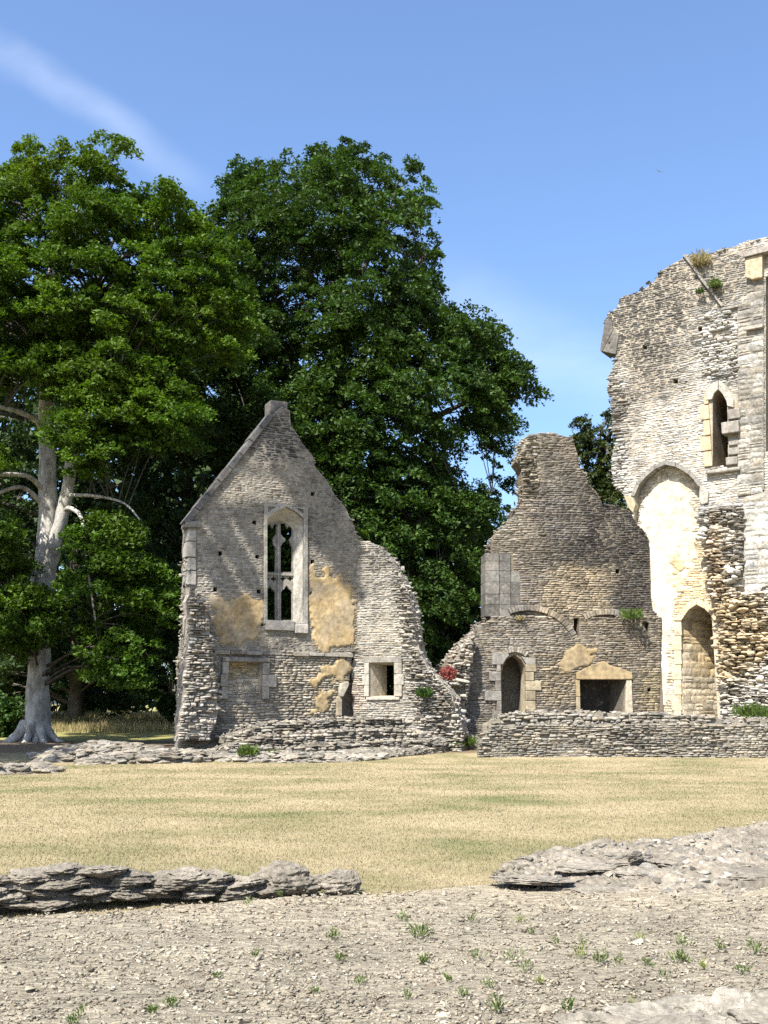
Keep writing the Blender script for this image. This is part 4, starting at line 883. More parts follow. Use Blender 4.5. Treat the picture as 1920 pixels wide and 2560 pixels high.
# ------------------------------------------------------------------ rubble masses
def mass(name, label, cat, rows, prof, ns, nt_, paint, n, size, flat=(.3, .55), amp=.05, mat=M_ST, core=(.30, .27, .22), kinds='r', group=None, part='stone', limit=300, tilt=.2, keyf=None, sc_=1.6, lift=(-.06, .1), coremat=None, ridge=0):
    """rows: (px, y_front, y_back, z_front, z_top); prof: height profile across"""
    rows = np.array(rows, float); xsr = rows[:, 0]
    px = np.linspace(xsr[0], xsr[-1], ns); yf, yb, zf, zt = (np.interp(px, xsr, rows[:, i]) for i in (1, 2, 3, 4))
    T_ = np.linspace(0, 1, nt_); PX, TT = np.meshgrid(px, T_)
    YF, YB, ZF, ZT = (np.meshgrid(a, T_)[0] for a in (yf, yb, zf, zt))
    Yw = YF+(YB-YF)*TT; Xw = (PX-CX)/F/1.0176*Yw
    H = np.interp(TT, *prof); Zw = ZF+(ZT-ZF)*H
    jx = (fbm(Xw*sc_, Yw*sc_, 21)-.5)*amp*4; Zw = Zw+jx*np.clip(H*3, .2, 1)*np.where((TT < .02), .2, 1); Zw = Zw+ridge*(np.abs(fbm(Xw*1.6+2, Yw*5.5, 91, 5)-.5)*2-.35)*np.clip(H*2, 0, 1); Yw = Yw+(fbm(Xw*sc_*1.3, Zw*3+7, 33)-.5)*amp*4
    org = Vector((float(Xw.mean()), float(Yw.min()), float(ZF.min()))); th = empty(name, Matrix.Translation(org), label, cat, group)
    V = np.stack([Xw-org.x, Yw-org.y, Zw-org.z], -1); idx = np.arange(ns*nt_).reshape(nt_, ns)
    Q = np.stack([idx[:-1, :-1], idx[:-1, 1:], idx[1:, 1:], idx[1:, :-1]], -1).reshape(-1, 4)
    cc = np.tile(np.array(core, np.float32), (ns*nt_, 1)); c_o = mesh_np('rubble_core', V.reshape(-1, 3), Q, coremat or M_MO, th, cc)
    recs = []
    dV = np.gradient(V, axis=0)
    for _ in range(n):
        i = R.uniform(0, ns-1.01); j = R.uniform(0, nt_-1.01); i0, j0 = int(i), int(j); fi, fj = i-i0, j-j0
        P = (V[j0, i0]*(1-fi)+V[j0, i0+1]*fi)*(1-fj)+(V[j0+1, i0]*(1-fi)+V[j0+1, i0+1]*fi)*fj
        s = R.uniform(*size)*(1.5 if R.random() < .1 else 1); X, Yp = proj((P[0]+org.x, P[1]+org.y, P[2]+org.z))
        recs.append((R.choice(kinds), (P[0], P[1], P[2]-.02+s*R.uniform(*lift)), (R.gauss(0, tilt), R.gauss(0, tilt), R.gauss(0, .5)), (s, s*R.uniform(.5, .95), s*R.uniform(*flat)), paint(X, Yp)))
    emit(th, recs, mat, name=part, limit=limit, keyf=keyf)
    return th
paintE = blobs((.30, .27, .22), [(800, 1840, 260, 60, (.34, .305, .245), .5), (640, 1880, 200, 20, (.27, .25, .21), .6), (1140, 1840, 60, 60, (.24, .22, .19), .6)])
mass('rubble_bank', 'sloping bank of grey rubble stones along the foot of the gable wall', 'rubble',
     [(430, 36.2, 37.6, .0, .28), (520, 35.6, 38.0, .0, .32), (570, 35.3, 38.4, .0, .42), (620, 35.2, 38.8, .0, .52), (680, 35.1, 39.3, .0, .6), (740, 35.2, 39.7, .0, .62), (800, 35.5, 40.1, .0, .66), (900, 36.1, 41.2, .05, .7), (1000, 37.4, 40.9, .1, .75), (1080, 38.7, 40.7, .1, .8), (1110, 39.6, 41.2, .12, 1.3), (1150, 41, 42.3, .15, 1.0), (1200, 41.8, 42.6, .15, .6)],
     ([0, .05, .12, .3, .45, .7, 1], [0, .22, .30, .38, .55, .8, 1]), 200, 30, paintE, 4500, (.09, .26), core=(.22, .198, .16), kinds='rk', flat=(.22, .45), tilt=.1)
pA, pB = at(540, 1775, 35.7), at(1105, 1775, 39.3); aE = math.degrees(math.atan2(pB.y-pA.y, pB.x-pA.x)); FE = Frame(540, 35.7, aE); LE = math.hypot(pB.x-pA.x, pB.y-pA.y)
SE = empty('stepped_footing', FE.M, 'broken stepped courses of flat rubble in front of the gable and side wall', 'ruined wall')
recs = []
for y0_, z0_, prof_ in ((.05, -.05, [(0, .12), (.8, .34), (1.6, .42), (2.6, .36), (3.6, .50), (5.0, .52), (6.4, .58), (7.4, .60), (LE, .45)]), (.95, .2, [(.5, .35), (1.4, .62), (2.4, .80), (3.6, .86), (4.8, .95), (6.2, .94), (7.2, .98), (LE, .8)]), (1.9, .5, [(.9, .7), (1.8, 1.05), (2.8, 1.20), (4.2, 1.26), (5.6, 1.34), (6.8, 1.36), (LE+.2, 1.25)])):
    P = rough([(u, z) for u, z in prof_] + [(prof_[-1][0], z0_), (prof_[0][0], z0_)], .05, .3, zfix=z0_+.02); prism('step_core', [P], y0_, y0_+1.05, M_MO, SE, (.22, .198, .16))
    recs += lay(FE, [P], paintE, hr=(.06, .12), wr=(.14, .42), y=y0_, prot=(.03, .08), roughf=lambda x, y: .2) + rim(FE, prof_, y0_-.05, y0_+1.05, paintE, size=(.2, .46), step=.16)
emit(SE, recs, M_ST)
paintF = blobs((.40, .36, .295), [(1150, 1840, 50, 40, (.26, .24, .21), .6)])
FF = Frame(1110, 42.0, 2); SPR = empty('broken_wall_saddle', FF.M, 'tumbled rubble stump between the side wall and the hall wall, with a red bush', 'ruined wall')
f_px = [(1040, 1800), (1046, 1720), (1062, 1706), (1090, 1702), (1112, 1700), (1124, 1680), (1136, 1650), (1152, 1622), (1170, 1600), (1184, 1590), (1180, 1640), (1172, 1700), (1166, 1760), (1156, 1820), (1140, 1872)]
f_o = FF.poly(f_px) ; f_o += [(f_o[0][0], .1)]; of = rough(f_o, .06, .22, zfix=.2)
prism('wall_core', [of], 0, 1.1, M_MO, SPR, (.33, .29, .23))
recs = lay(FF, [of], paintF, hr=(.10, .19), wr=(.16, .44), prot=(.05, .1), roughf=lambda x, y: .26); recs += rim(FF, f_o[:15], 0, 1.0, paintF, size=(.2, .44)); emit(SPR, recs, M_ST)
paintG = blobs((.27, .243, .198), [])
PG = ([0, .08, .25, .6, .9, 1], [0, .55, .85, 1, .8, .1])
mass('wall_footing', 'low flat stone footing at the lawn edge, at the far left of the photo', 'rubble', [(-260, 27.6, 29.5, 0, .24), (0, 27.9, 29.8, 0, .26), (90, 28.4, 30, 0, .22), (155, 29.2, 30, 0, .06)], PG, 60, 12, paintG, 330, (.18, .5), flat=(.18, .32), tilt=.08)
mass('wall_footing', 'humped rubble footing in front of the large tree trunk', 'rubble', [(90, 34.6, 37.4, .0, .12), (160, 34.6, 37.8, 0, .42), (240, 34.7, 38, 0, .62), (330, 34.8, 37.8, 0, .52), (400, 35, 37.4, 0, .36), (430, 35.4, 37, 0, .1)], PG, 70, 14, paintG, 420, (.2, .5), flat=(.2, .35), tilt=.1)
mass('wall_footing', 'long low ledge of flat stones leading to the foot of the gable', 'rubble', [(200, 33.2, 34.3, .0, .06), (260, 33.2, 34.5, 0, .24), (400, 33.8, 35.4, 0, .32), (500, 34.4, 35.8, 0, .32), (530, 34.8, 35.8, 0, .1)], PG, 70, 12, paintG, 400, (.2, .52), flat=(.18, .32), tilt=.08)
mass('wall_footing', 'thin line of flat stones under the green weeds at the bank foot', 'rubble', [(515, 35.2, 36.1, 0, .16), (640, 34.6, 35.6, 0, .30), (760, 34.2, 35.4, 0, .26), (860, 34.8, 36, 0, .16), (960, 36.2, 37.4, .05, .15)], PG, 70, 10, paintE, 380, (.18, .46), flat=(.2, .34), tilt=.1)
# ------------------------------------------------------------------ foreground paving of pitched stones
paintI = blobs((.44, .395, .315), [])
PV = empty('paving', Matrix.Translation((0, 7, 0)), kind='structure')
def zp(x, y): return .035 + .07*(fbm(np.asarray(x)*.55+4, np.asarray(y)*.55, 41)-.5) + .03*(fbm(np.asarray(x)*2.3, np.asarray(y)*2.3, 43)-.5) + .05*sstep(1.2, 2.6, x)*sstep(8, 10, y)
xs = np.linspace(-6.5, 7.0, 260); ts = np.linspace(0, 1, 200)**1.15; XX, TT = np.meshgrid(xs, ts)
yfr = 3.2; YY = yfr+(lawn_front(XX)+.15-yfr)*TT; ZZ = zp(XX, YY)-.012-.05*sstep(.97, 1, TT)+.03*(np.abs(fbm(XX*2.2+.4*YY, YY*6-.7*XX, 95, 4)-.5)*2-.3)
idx = np.arange(XX.size).reshape(XX.shape); Q = np.stack([idx[:-1, :-1], idx[:-1, 1:], idx[1:, 1:], idx[1:, :-1]], -1).reshape(-1, 4)
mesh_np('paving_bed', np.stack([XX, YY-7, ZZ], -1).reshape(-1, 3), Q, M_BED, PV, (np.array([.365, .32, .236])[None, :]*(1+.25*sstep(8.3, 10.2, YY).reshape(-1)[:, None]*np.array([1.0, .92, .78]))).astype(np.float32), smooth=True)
recs = []
NP = 40000; q = NR.random(NP); Yp = 4.3*(15.5/4.3)**q; Xp = NR.uniform(-.44, .44, NP)*Yp
ok = (Yp < lawn_front(Xp)+NR.normal(0, .05, NP)) & (NR.random(NP) > .75*sstep(8.6, 10.5, Yp)*sstep(-1, 1, Xp)); Xp, Yp = Xp[ok], Yp[ok]; Zp = zp(Xp, Yp)
th = .25*np.sin(Xp*.7+Yp*.5)+.18+ .5*(fbm(Xp*.6, Yp*.6, 47)-.5); cl = fbm(Xp*.8, Yp*.8, 51); cl2 = fbm(Xp*3, Yp*3, 53)
for i in range(len(Xp)):
    far = min(1, max(0, (Yp[i]-8.2)/2.2)); s = R.choice((R.uniform(.010, .026), R.uniform(.012, .03), R.uniform(.018, .05)))*(1.0+.5*far)*(2.2 if R.random() < .02 else 1); v = R.uniform(.75, 1.18)*(.85+.35*cl[i])
    base = (.41, .362, .275) if R.random() > .26 else (.25, .205, .15) if R.random() < .6 else (.60, .56, .47)
    if base[0] > .55: s *= .72
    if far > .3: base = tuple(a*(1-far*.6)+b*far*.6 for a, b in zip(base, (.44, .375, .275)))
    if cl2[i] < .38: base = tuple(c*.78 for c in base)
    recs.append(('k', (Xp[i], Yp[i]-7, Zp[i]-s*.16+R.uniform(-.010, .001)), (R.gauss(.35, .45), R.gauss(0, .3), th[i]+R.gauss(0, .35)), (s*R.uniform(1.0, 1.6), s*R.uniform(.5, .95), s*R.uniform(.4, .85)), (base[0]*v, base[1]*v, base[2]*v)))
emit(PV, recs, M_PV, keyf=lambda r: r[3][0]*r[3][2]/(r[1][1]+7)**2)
# low wall of weathered blocks, left foreground
FWp = at(400, 2235, 8.8); FW = empty('kerb_wall', Matrix.Translation((FWp.x, 8.8, .05)), 'low line of dark weathered stone blocks across the left foreground', 'ruined wall')
def gp(px, py, z=.05):
    d = ray(px, py); t_ = (z-CAMZ)/d.z; return Vector((0, 0, CAMZ))+d*t_
hx = [-200, 0, 60, 130, 260, 330, 420, 560, 640, 660]; hh_ = [70, 66, 76, 88, 70, 44, 52, 48, 44, 30]; by = lambda x: float(np.interp(x, [-200, 0, 120, 300, 480, 640, 890], [2292, 2268, 2262, 2248, 2238, 2232, 2222]))
def kstone(px, yb, w, h, dp, c, j):
    P = gp(px, by(px)); mpp = P.y/F; o = bpy.data.objects.new('stone', proto_mesh('b', j % 8, M_FG)); COL.objects.link(o); o.parent = FW
    o.location = (P.x-FWp.x, P.y-8.8+dp*.42, .02+(yb+h*.42)*mpp*1.02-.05); o.rotation_euler = (R.gauss(0, .05), R.gauss(0, .05), R.gauss(0, .14)); o.scale = (w*mpp*1.08, dp, h*mpp*1.18); o.color = (.30*c, .265*c, .21*c, 1)
j = 0
for lv in range(5):
    px = -190+lv*17
    while px < 660:
        w = R.uniform(55, 150); lh = R.uniform(17, 26); top = float(np.interp(px+w/2, hx, hh_)); yb = lv*17+R.uniform(-4, 4)
        if yb+lh*.7 < top: kstone(px+w/2, yb, w, lh*1.25, R.uniform(.34, .55)*(1-.08*lv), R.uniform(.8, 1.2), j); j += 1
        px += w*.86
for px, w, h, dp in ((700, 112, 60, .34), (768, 62, 30, .3), (752, 40, 46, .2), (842, 100, 44, .34), (880, 40, 42, .26)): kstone(px, 0, w, h, dp, 1.05, j); j += 3
recs = []
for _ in range(150):
    px = R.uniform(-150, 890); P = gp(px, np.interp(px, [-150, 0, 400, 890], [2285, 2268, 2236, 2222])); s = R.uniform(.05, .16)
    recs.append(('k', (P.x-FWp.x, P.y-8.8+R.uniform(0, .55), R.uniform(-.02, .05)), (R.gauss(0, .2), R.gauss(0, .2), R.uniform(0, 6)), (s*1.3, s, s*.5), paintI(px, 2240)))
emit(FW, recs, M_FG)
# rubble mound, right foreground
paintM = blobs((.28, .25, .20), [(1700, 2160, 200, 50, (.46, .425, .365), .5), (1500, 2190, 200, 20, (.36, .32, .26), .5)])
PM = ([0, .05, .12, .35, .7, .93, 1], [0, .42, .62, .86, 1, .8, .1])
MD = mass('rubble_mound', 'broad low hump of grey broken walling across the right foreground', 'rubble', [(1235, 10.9, 11.3, .02, .05), (1300, 10.4, 11.9, .02, .09), (1420, 10.1, 12.6, .02, .13), (1560, 9.8, 13.2, .02, .16), (1680, 9.4, 13.6, .02, .19), (1800, 9.4, 14.2, .02, .20), (1960, 9.6, 15.2, .02, .22), (2200, 9.9, 16.4, .02, .23)], PM, 300, 110, paintM, 3600, (.04, .14), flat=(.3, .55), lift=(-.05, .14), amp=.04, mat=M_MD, core=(.29, .255, .20), coremat=M_MD, ridge=.17, sc_=2.6, kinds='rk', tilt=.16, keyf=lambda r: r[3][0]*r[3][2]/(r[1][1]+9.5)**2)
mo = MD.location
for i, (px, py, w, h, dp) in enumerate([(1330, 2178, 170, 24, .5), (1450, 2196, 130, 34, .4), (1590, 2140, 120, 36, .4), (1560, 2210, 160, 36, .4), (1690, 2222, 120, 40, .4), (1780, 2150, 160, 40, .6), (1400, 2196, 70, 34, .3), (1860, 2098, 170, 34, .5), (1640, 2170, 150, 40, .5), (1920, 2170, 200, 44, .6), (1500, 2150, 150, 30, .5)]):
    P = gp(px, py+22, .12 if py < 2190 else .05); mpp = P.y/F; o = bpy.data.objects.new('stone', proto_mesh('b', (i*3) % 8, M_MD)); COL.objects.link(o); o.parent = MD
    zt = .02 if py > 2185 else .10
    o.location = Vector((P.x, P.y+dp*.3, zt))-mo; o.scale = (w*mpp*1.2, dp, h*mpp*.8); o.rotation_euler = (R.gauss(0, .08), R.gauss(0, .06), R.gauss(.1, .2)); c = R.uniform(.85, 1.15); o.color = (.31*c, .275*c, .22*c, 1)
ms_ = gp(1588, 2118, .3); o = bpy.data.objects.new('loose_stone', proto_mesh('b', 2, M_FG)); COL.objects.link(o); o.location = (ms_.x, ms_.y, .20); o.scale = (.15, .14, .11); o.color = (.2, .18, .15, 1)
tag(o, 'single dark round stone on top of the right foreground mound', 'stone')
# slab in the bottom right corner
BR = empty('corner_slab', Matrix.Translation(gp(1700, 2545, .02)), 'pale and dark weathered slab in the bottom right corner', 'stone')
for i, (px, py, w, h, dp, c) in enumerate([(1740, 2540, 150, 56, .2, (.36, .33, .27)), (1620, 2552, 150, 44, .18, (.44, .40, .33)), (1880, 2530, 170, 70, .22, (.26, .235, .195)), (1830, 2552, 130, 70, .2, (.38, .345, .285)), (1500, 2566, 150, 36, .18, (.40, .36, .29)), (1960, 2560, 200, 80, .3, (.3, .27, .22)), (1690, 2580, 220, 60, .25, (.38, .34, .28))]):
    P = gp(px, py, .03); mpp = P.y/F; o = bpy.data.objects.new('stone', proto_mesh('b', (i*2+1) % 8, M_MD)); COL.objects.link(o); o.parent = BR
    o.location = P-BR.location; o.scale = (w*mpp*1.2, dp, h*mpp*1.5); o.rotation_euler = (.05, R.gauss(0, .05), R.gauss(0, .1)); o.color = (*c, 1)

# ------------------------------------------------------------------ small plants
def sprig(name, P, h, n, mat, label, cat, group=None, spread=.5, lw=.012):
    th = empty(name, Matrix.Translation(P), label, cat, group)
    V, T = [], []
    for i in range(n):
        a = R.uniform(0, 6.28); r0 = R.uniform(0, spread*h*.5); hh = h*R.uniform(.35, 1); b0 = Vector((math.cos(a)*r0, math.sin(a)*r0, R.uniform(0, hh*.7)))
        d = Vector((math.cos(a)*R.uniform(.1, .9), math.sin(a)*R.uniform(.1, .9), R.uniform(.5, 1.2))).normalized()*h*R.uniform(.18, .42); s = d.cross(Vector((R.gauss(0, 1), R.gauss(0, 1), R.gauss(0, 1)))).normalized()*lw*R.uniform(.6, 1.4)
        k = len(V); V += [b0, b0+d*.5+s, b0+d, b0+d*.5-s]; T.append([k, k+1, k+2, k+3])
    mesh_np('leaves', V, np.array(T), mat, th)
    V, T = [], []
    for i in range(max(3, n//25)):
        a = R.uniform(0, 6.28); k = len(V); e = Vector((math.cos(a)*spread*h*.4, math.sin(a)*spread*h*.4, h*R.uniform(.6, 1)))
        w = lw*.25; V += [Vector((-w, 0, -.02)), Vector((w, 0, -.02)), e+Vector((w*.4, 0, 0)), e+Vector((-w*.4, 0, 0))]; T.append([k, k+1, k+2, k+3])
    mesh_np('stem', V, np.array(T), mat, th); return th
wl = [(1050, 2340, 46, 90), (1060, 2395, 40, 60), (1000, 2300, 24, 30), (1180, 2300, 26, 30), (1300, 2300, 26, 34), (1330, 2330, 28, 30), (1280, 2390, 40, 46), (1310, 2420, 30, 50), (1450, 2390, 34, 50), (1500, 2400, 36, 54), (1600, 2350, 34, 40), (1700, 2400, 46, 60), (1710, 2360, 34, 40), (1800, 2370, 30, 30), (1890, 2380, 44, 56), (1860, 2430, 26, 30), (1540, 2400, 28, 40), (1620, 2410, 30, 30), (830, 2340, 24, 34), (850, 2390, 28, 40), (790, 2470, 22, 34), (900, 2450, 30, 30), (640, 2390, 22, 24), (540, 2440, 24, 26), (430, 2510, 34, 60), (380, 2530, 28, 30), (200, 2540, 34, 30), (180, 2560, 30, 30), (1020, 2490, 30, 26), (1120, 2440, 26, 26), (1160, 2480, 30, 34), (1240, 2520, 44, 44), (1420, 2520, 30, 30), (1590, 2520, 34, 34), (1350, 2450, 28, 30), (1190, 2390, 26, 30), (620, 2258, 26, 20), (310, 2250, 20, 16), (700, 2240, 26, 20), (1660, 2440, 26, 30), (1460, 2360, 24, 26), (1390, 2360, 26, 24), (1760, 2420, 30, 30), (1220, 2460, 28, 34)]
for px, py, h, n in wl:
    P = gp(px, py, .04); sprig('weed', (P.x, P.y, zp(P.x, P.y)-.005), h*P.y/F*R.uniform(.8, 1.25), int(n*R.uniform(.7, 1.7)), M_WEED if R.random() < .7 else M_WEED2, 'small green weed sprouting between the pitched stones of the foreground paving', 'weed', 'weeds in the foreground paving', R.uniform(.6, 1.4), R.uniform(.0038, .0062))
for px, py, Y, h, n, lab in [(620, 1886, 34.9, .42, 420, 'green weeds on the lawn edge below the gable bank'), (680, 1884, 35.0, .22, 160, 'short green tuft beside the weeds below the gable bank'), (1140, 1866, 40.2, .40, 260, 'green weeds at the foot of the tumbled wall stump'), (1170, 1862, 40.6, .5, 260, 'leafy weeds beside the left end of the low front wall'),
                          (1870, 1790, 38.9, .6, 340, 'green bush on the low wall below the rubble core of the tower'), (1905, 1800, 38.6, .7, 420, 'larger leafy weed at the right edge on the low wall'), (1580, 1546, 42.6, .55, 300, 'dark tuft growing on the ledge of the hall wall, right of its centre'), (1300, 1548, 42.6, .25, 120, 'small dry tuft on the hall wall ledge above the doorway')]:
    P = at(px, py, Y); sprig('weed', P-Vector((0, 0, .05)), h, n, M_WEED if 'dry' not in lab else M_DRY, lab, 'weed', spread=1.6, lw=.035)
P = at(1060, 1745, 39.9); sprig('weed', P, .5, 240, M_LEAF2, 'dark green creeper low on the right end of the side wall', 'weed', spread=1.0, lw=.04)
P = FC.world(*(lambda q: (q[0], -.2, q[1]))(Cc(1757, 668))); sprig('grass_tuft', P, .75, 420, M_DRY, 'dry yellow grass tuft on top of the tower beside the roof crease', 'grass', spread=1.0, lw=.03)
P = FC.world(*(lambda q: (q[0], -.3, q[1]))(Cc(1793, 724))); sprig('fern', P, .45, 200, M_WEED, 'bright green fern growing from the roof crease of the tower', 'plant', spread=1.3, lw=.04)
P = FC.world(*(lambda q: (q[0], -.3, q[1]))(Cc(1755, 740))); sprig('fern', P, .3, 110, M_LEAF2, 'small dark fern just below the roof crease of the tower', 'plant', spread=1.2, lw=.035)
# red bush on the saddle
rb = at(1120, 1706, 40.95); RB = empty('red_bush', Matrix.Translation(rb), 'small round bush with red leaves on the tumbled wall stump', 'bush')
n = 1500; u = NR.normal(0, 1, (n, 3)); u /= np.linalg.norm(u, axis=1)[:, None]; u *= (NR.random(n)**.45)[:, None]*np.array([.32, .28, .28])*(.6+.7*vn(u[:, 0]*5+9, u[:, 2]*5+u[:, 1]*3, 3))[:, None]; u[:, 2] += .34
def leaves(C, size, upb=.8, fold=.6):
    n = len(C); nrm = NR.normal(0, 1, (n, 3)); nrm[:, 2] += upb*2; nrm /= np.linalg.norm(nrm, axis=1)[:, None]
    a = np.cross(nrm, NR.normal(0, 1, (n, 3))); a /= np.linalg.norm(a, axis=1)[:, None]+1e-9; b_ = np.cross(nrm, a)
    s = size*NR.uniform(.65, 1.35, n)[:, None]; V = np.empty((n, 3, 3), np.float32)
    V[:, 0] = C-a*s*.5+b_*s*.42; V[:, 1] = C-a*s*.5-b_*s*.42; V[:, 2] = C+a*s*.75-nrm*s*.2
    return V.reshape(-1, 3), np.arange(n*3).reshape(-1, 3)
V, T = leaves(u, .065, .3); mesh_np('leaves', V, T, M_RED, RB)
mesh_np('stem', [(-.03, 0, -.1), (.03, 0, -.1), (.02, .05, .4), (-.02, .05, .4), (0, -.03, -.1), (0, .03, -.1), (.12, .02, .4), (.12, -.02, .4)], np.array([[0, 1, 2, 3], [4, 5, 6, 7]]), M_BARK2, RB)

# ------------------------------------------------------------------ trees
def tube(paths, sides=9, noise_=.06):
    """paths: list of [(Vector, radius)...]; one joined skin of tapering tubes"""
    Vs, Ts, n = [], [], 0
    for path in paths:
        pts = [p for p, r in path]; rad = [r for p, r in path]
        for i, (p, r) in enumerate(zip(pts, rad)):
            d = (pts[min(i+1, len(pts)-1)]-pts[max(i-1, 0)]).normalized(); a = d.cross(Vector((.3, 1, .1))).normalized(); b_ = d.cross(a)
            for k in range(sides):
                t_ = 2*math.pi*k/sides; q = r*(1+noise_*math.sin(3*t_+i*.9)+R.uniform(-noise_, noise_)); Vs.append(p+a*math.cos(t_)*q+b_*math.sin(t_)*q)
        for i in range(len(pts)-1):
            for k in range(sides): a0 = n+i*sides+k; a1 = n+i*sides+(k+1) % sides; Ts.append((a0, a1, a1+sides, a0+sides))
        n += len(pts)*sides
    return np.array([v[:] for v in Vs]), np.array(Ts)
def smooth_path(pts, k=5, wob=.0):
    """Catmull-Rom through (Vector, radius)"""
    o = []; n = len(pts)
    for i in range(n-1):
        p0, p1, p2, p3 = (pts[max(0, min(n-1, j))][0] for j in (i-1, i, i+1, i+2)); r1, r2 = pts[i][1], pts[i+1][1]
        for j in range(k):
            t_ = j/k; p = .5*((2*p1)+(p2-p0)*t_+(2*p0-5*p1+4*p2-p3)*t_*t_+(3*p1-p0-3*p2+p3)*t_**3)
            o.append((p+Vector((R.gauss(0, wob), R.gauss(0, wob), 0)), r1+(r2-r1)*t_))
    o.append(pts[-1]); return o
def crown_points(poly, Y0, depth, n, rmin, ramp_px=230, front=1.0, back=.7, seed=1, ero=0):
    """clump centres inside a crown outline, with a rounded depth profile"""
    rng = random.Random(seed); xs = [p[0] for p in poly]; ys = [p[1] for p in poly]; out = []; tries = 0
    while len(out) < n and tries < n*40:
        tries += 1; x, y = rng.uniform(min(xs), max(xs)), rng.uniform(min(ys), max(ys))
        if not inside(poly, x, y): continue
        pd_ = pdist(poly, x, y)
        if pd_ < ero and rng.random() > .08: continue
        e = min(1, pd_/ramp_px); D = depth*math.sqrt(1-(1-e)**2)*.95+.3
        t_ = rng.random(); dy = (-front if rng.random() < .62 else back)*D*(t_**.45)
        P = at(x, y, Y0+dy)
        if any((P-q).length < rmin for q in out[-260:]): continue
        out.append(P)
    return out
def clumps(C, per, r, vr, size, seed=1, droop=.25, centre=None, tint=None):
    """leafy sprays: flattened, drooping, uneven"""
    rng = np.random.default_rng(seed); VV, TT, CC, n = [], [], [], 0
    for c in C:
        rr = r*rng.uniform(.6, 1.3); m = max(4, int(9*(rr/r)**2)); k = int(per/9*m*rng.uniform(.8, 1.1))
        u = rng.normal(0, 1, (m, 3)); u /= np.linalg.norm(u, axis=1)[:, None]; sub = u*(rng.random(m)**.4)[:, None]*np.array([rr, rr, rr*vr])
        if centre is not None:
            d = np.array([c.x-centre.x, c.y-centre.y, 0.]); d /= np.linalg.norm(d)+1e-6
        else: d = np.array([0, -1., 0])
        w = rng.integers(0, m, k); q = rng.normal(0, 1, (k, 3)); q /= np.linalg.norm(q, axis=1)[:, None]; ts = rng.uniform(.28, .46, m)*rr
        q *= (rng.random(k)**.5*ts[w])[:, None]*np.array([1.1, 1.1, .62]); q[:, 2] -= .4*(q[:, 0]**2+q[:, 1]**2)/ts[w]
        p = sub[w]+q; along = p@d; p[:, 2] -= droop*np.clip(along, -.5, 9); p += np.array(c[:])
        V, T = leaves(p, size, .75); VV.append(V); TT.append(T+n); n += len(V)
        tv = np.array(tint(c) if tint else (1, 1, 1))*rng.uniform(.78, 1.22); CC.append(np.tile(tv.astype(np.float32), (len(V), 1)))
    return np.vstack(VV), np.vstack(TT), np.vstack(CC)
def tree(name, label, base, limbs, C, per, r, vr, size, mat, bark, seed, centre=None, twig=.035, tint=None, group=None, droop=.25, sides=9, cat='tree'):
    """limbs: list of smoothed paths in world space, the first is the trunk; every clump is tied to the nearest limb"""
    th = empty(name, Matrix.Translation(base), label, cat, group)
    loc = [[(p-base, q) for p, q in path] for path in limbs]
    V, T = tube(loc[:1], 14); mesh_np('trunk', V, T, bark, th, smooth=True)
    for path in loc[1:]:
        V, T = tube([path], sides); mesh_np('limb', V, T, bark, th, smooth=True)
    nodes = [(p, q) for path in loc for p, q in path]; br = []
    for c in C:
        c_ = c-base; cand = [(((p-c_).length+max(0, p.z-c_.z+.5)*2.0), p, q) for p, q in nodes]; _, p, q = min(cand, key=lambda a: a[0])
        mid = (p+c_)/2+Vector((R.gauss(0, .15), R.gauss(0, .15), .12*(c_-p).length)); r0 = min(q*.6, twig*(1+.22*(c_-p).length))
        br.append(smooth_path([(p, r0), (mid, r0*.7), (c_, r0*.25)], 3))
    V, T = tube(br, 5, .02); mesh_np('branches', V, T, M_BARK2, th, smooth=True)['kind'] = 'stuff'
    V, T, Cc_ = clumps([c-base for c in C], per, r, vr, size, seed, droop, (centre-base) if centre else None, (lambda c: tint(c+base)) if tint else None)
    mesh_np('crown', V, T, mat, th, Cc_); return th
def px_path(pts, Y): return smooth_path([(at(x, y, Y+dy), r) for x, y, dy, r in pts])
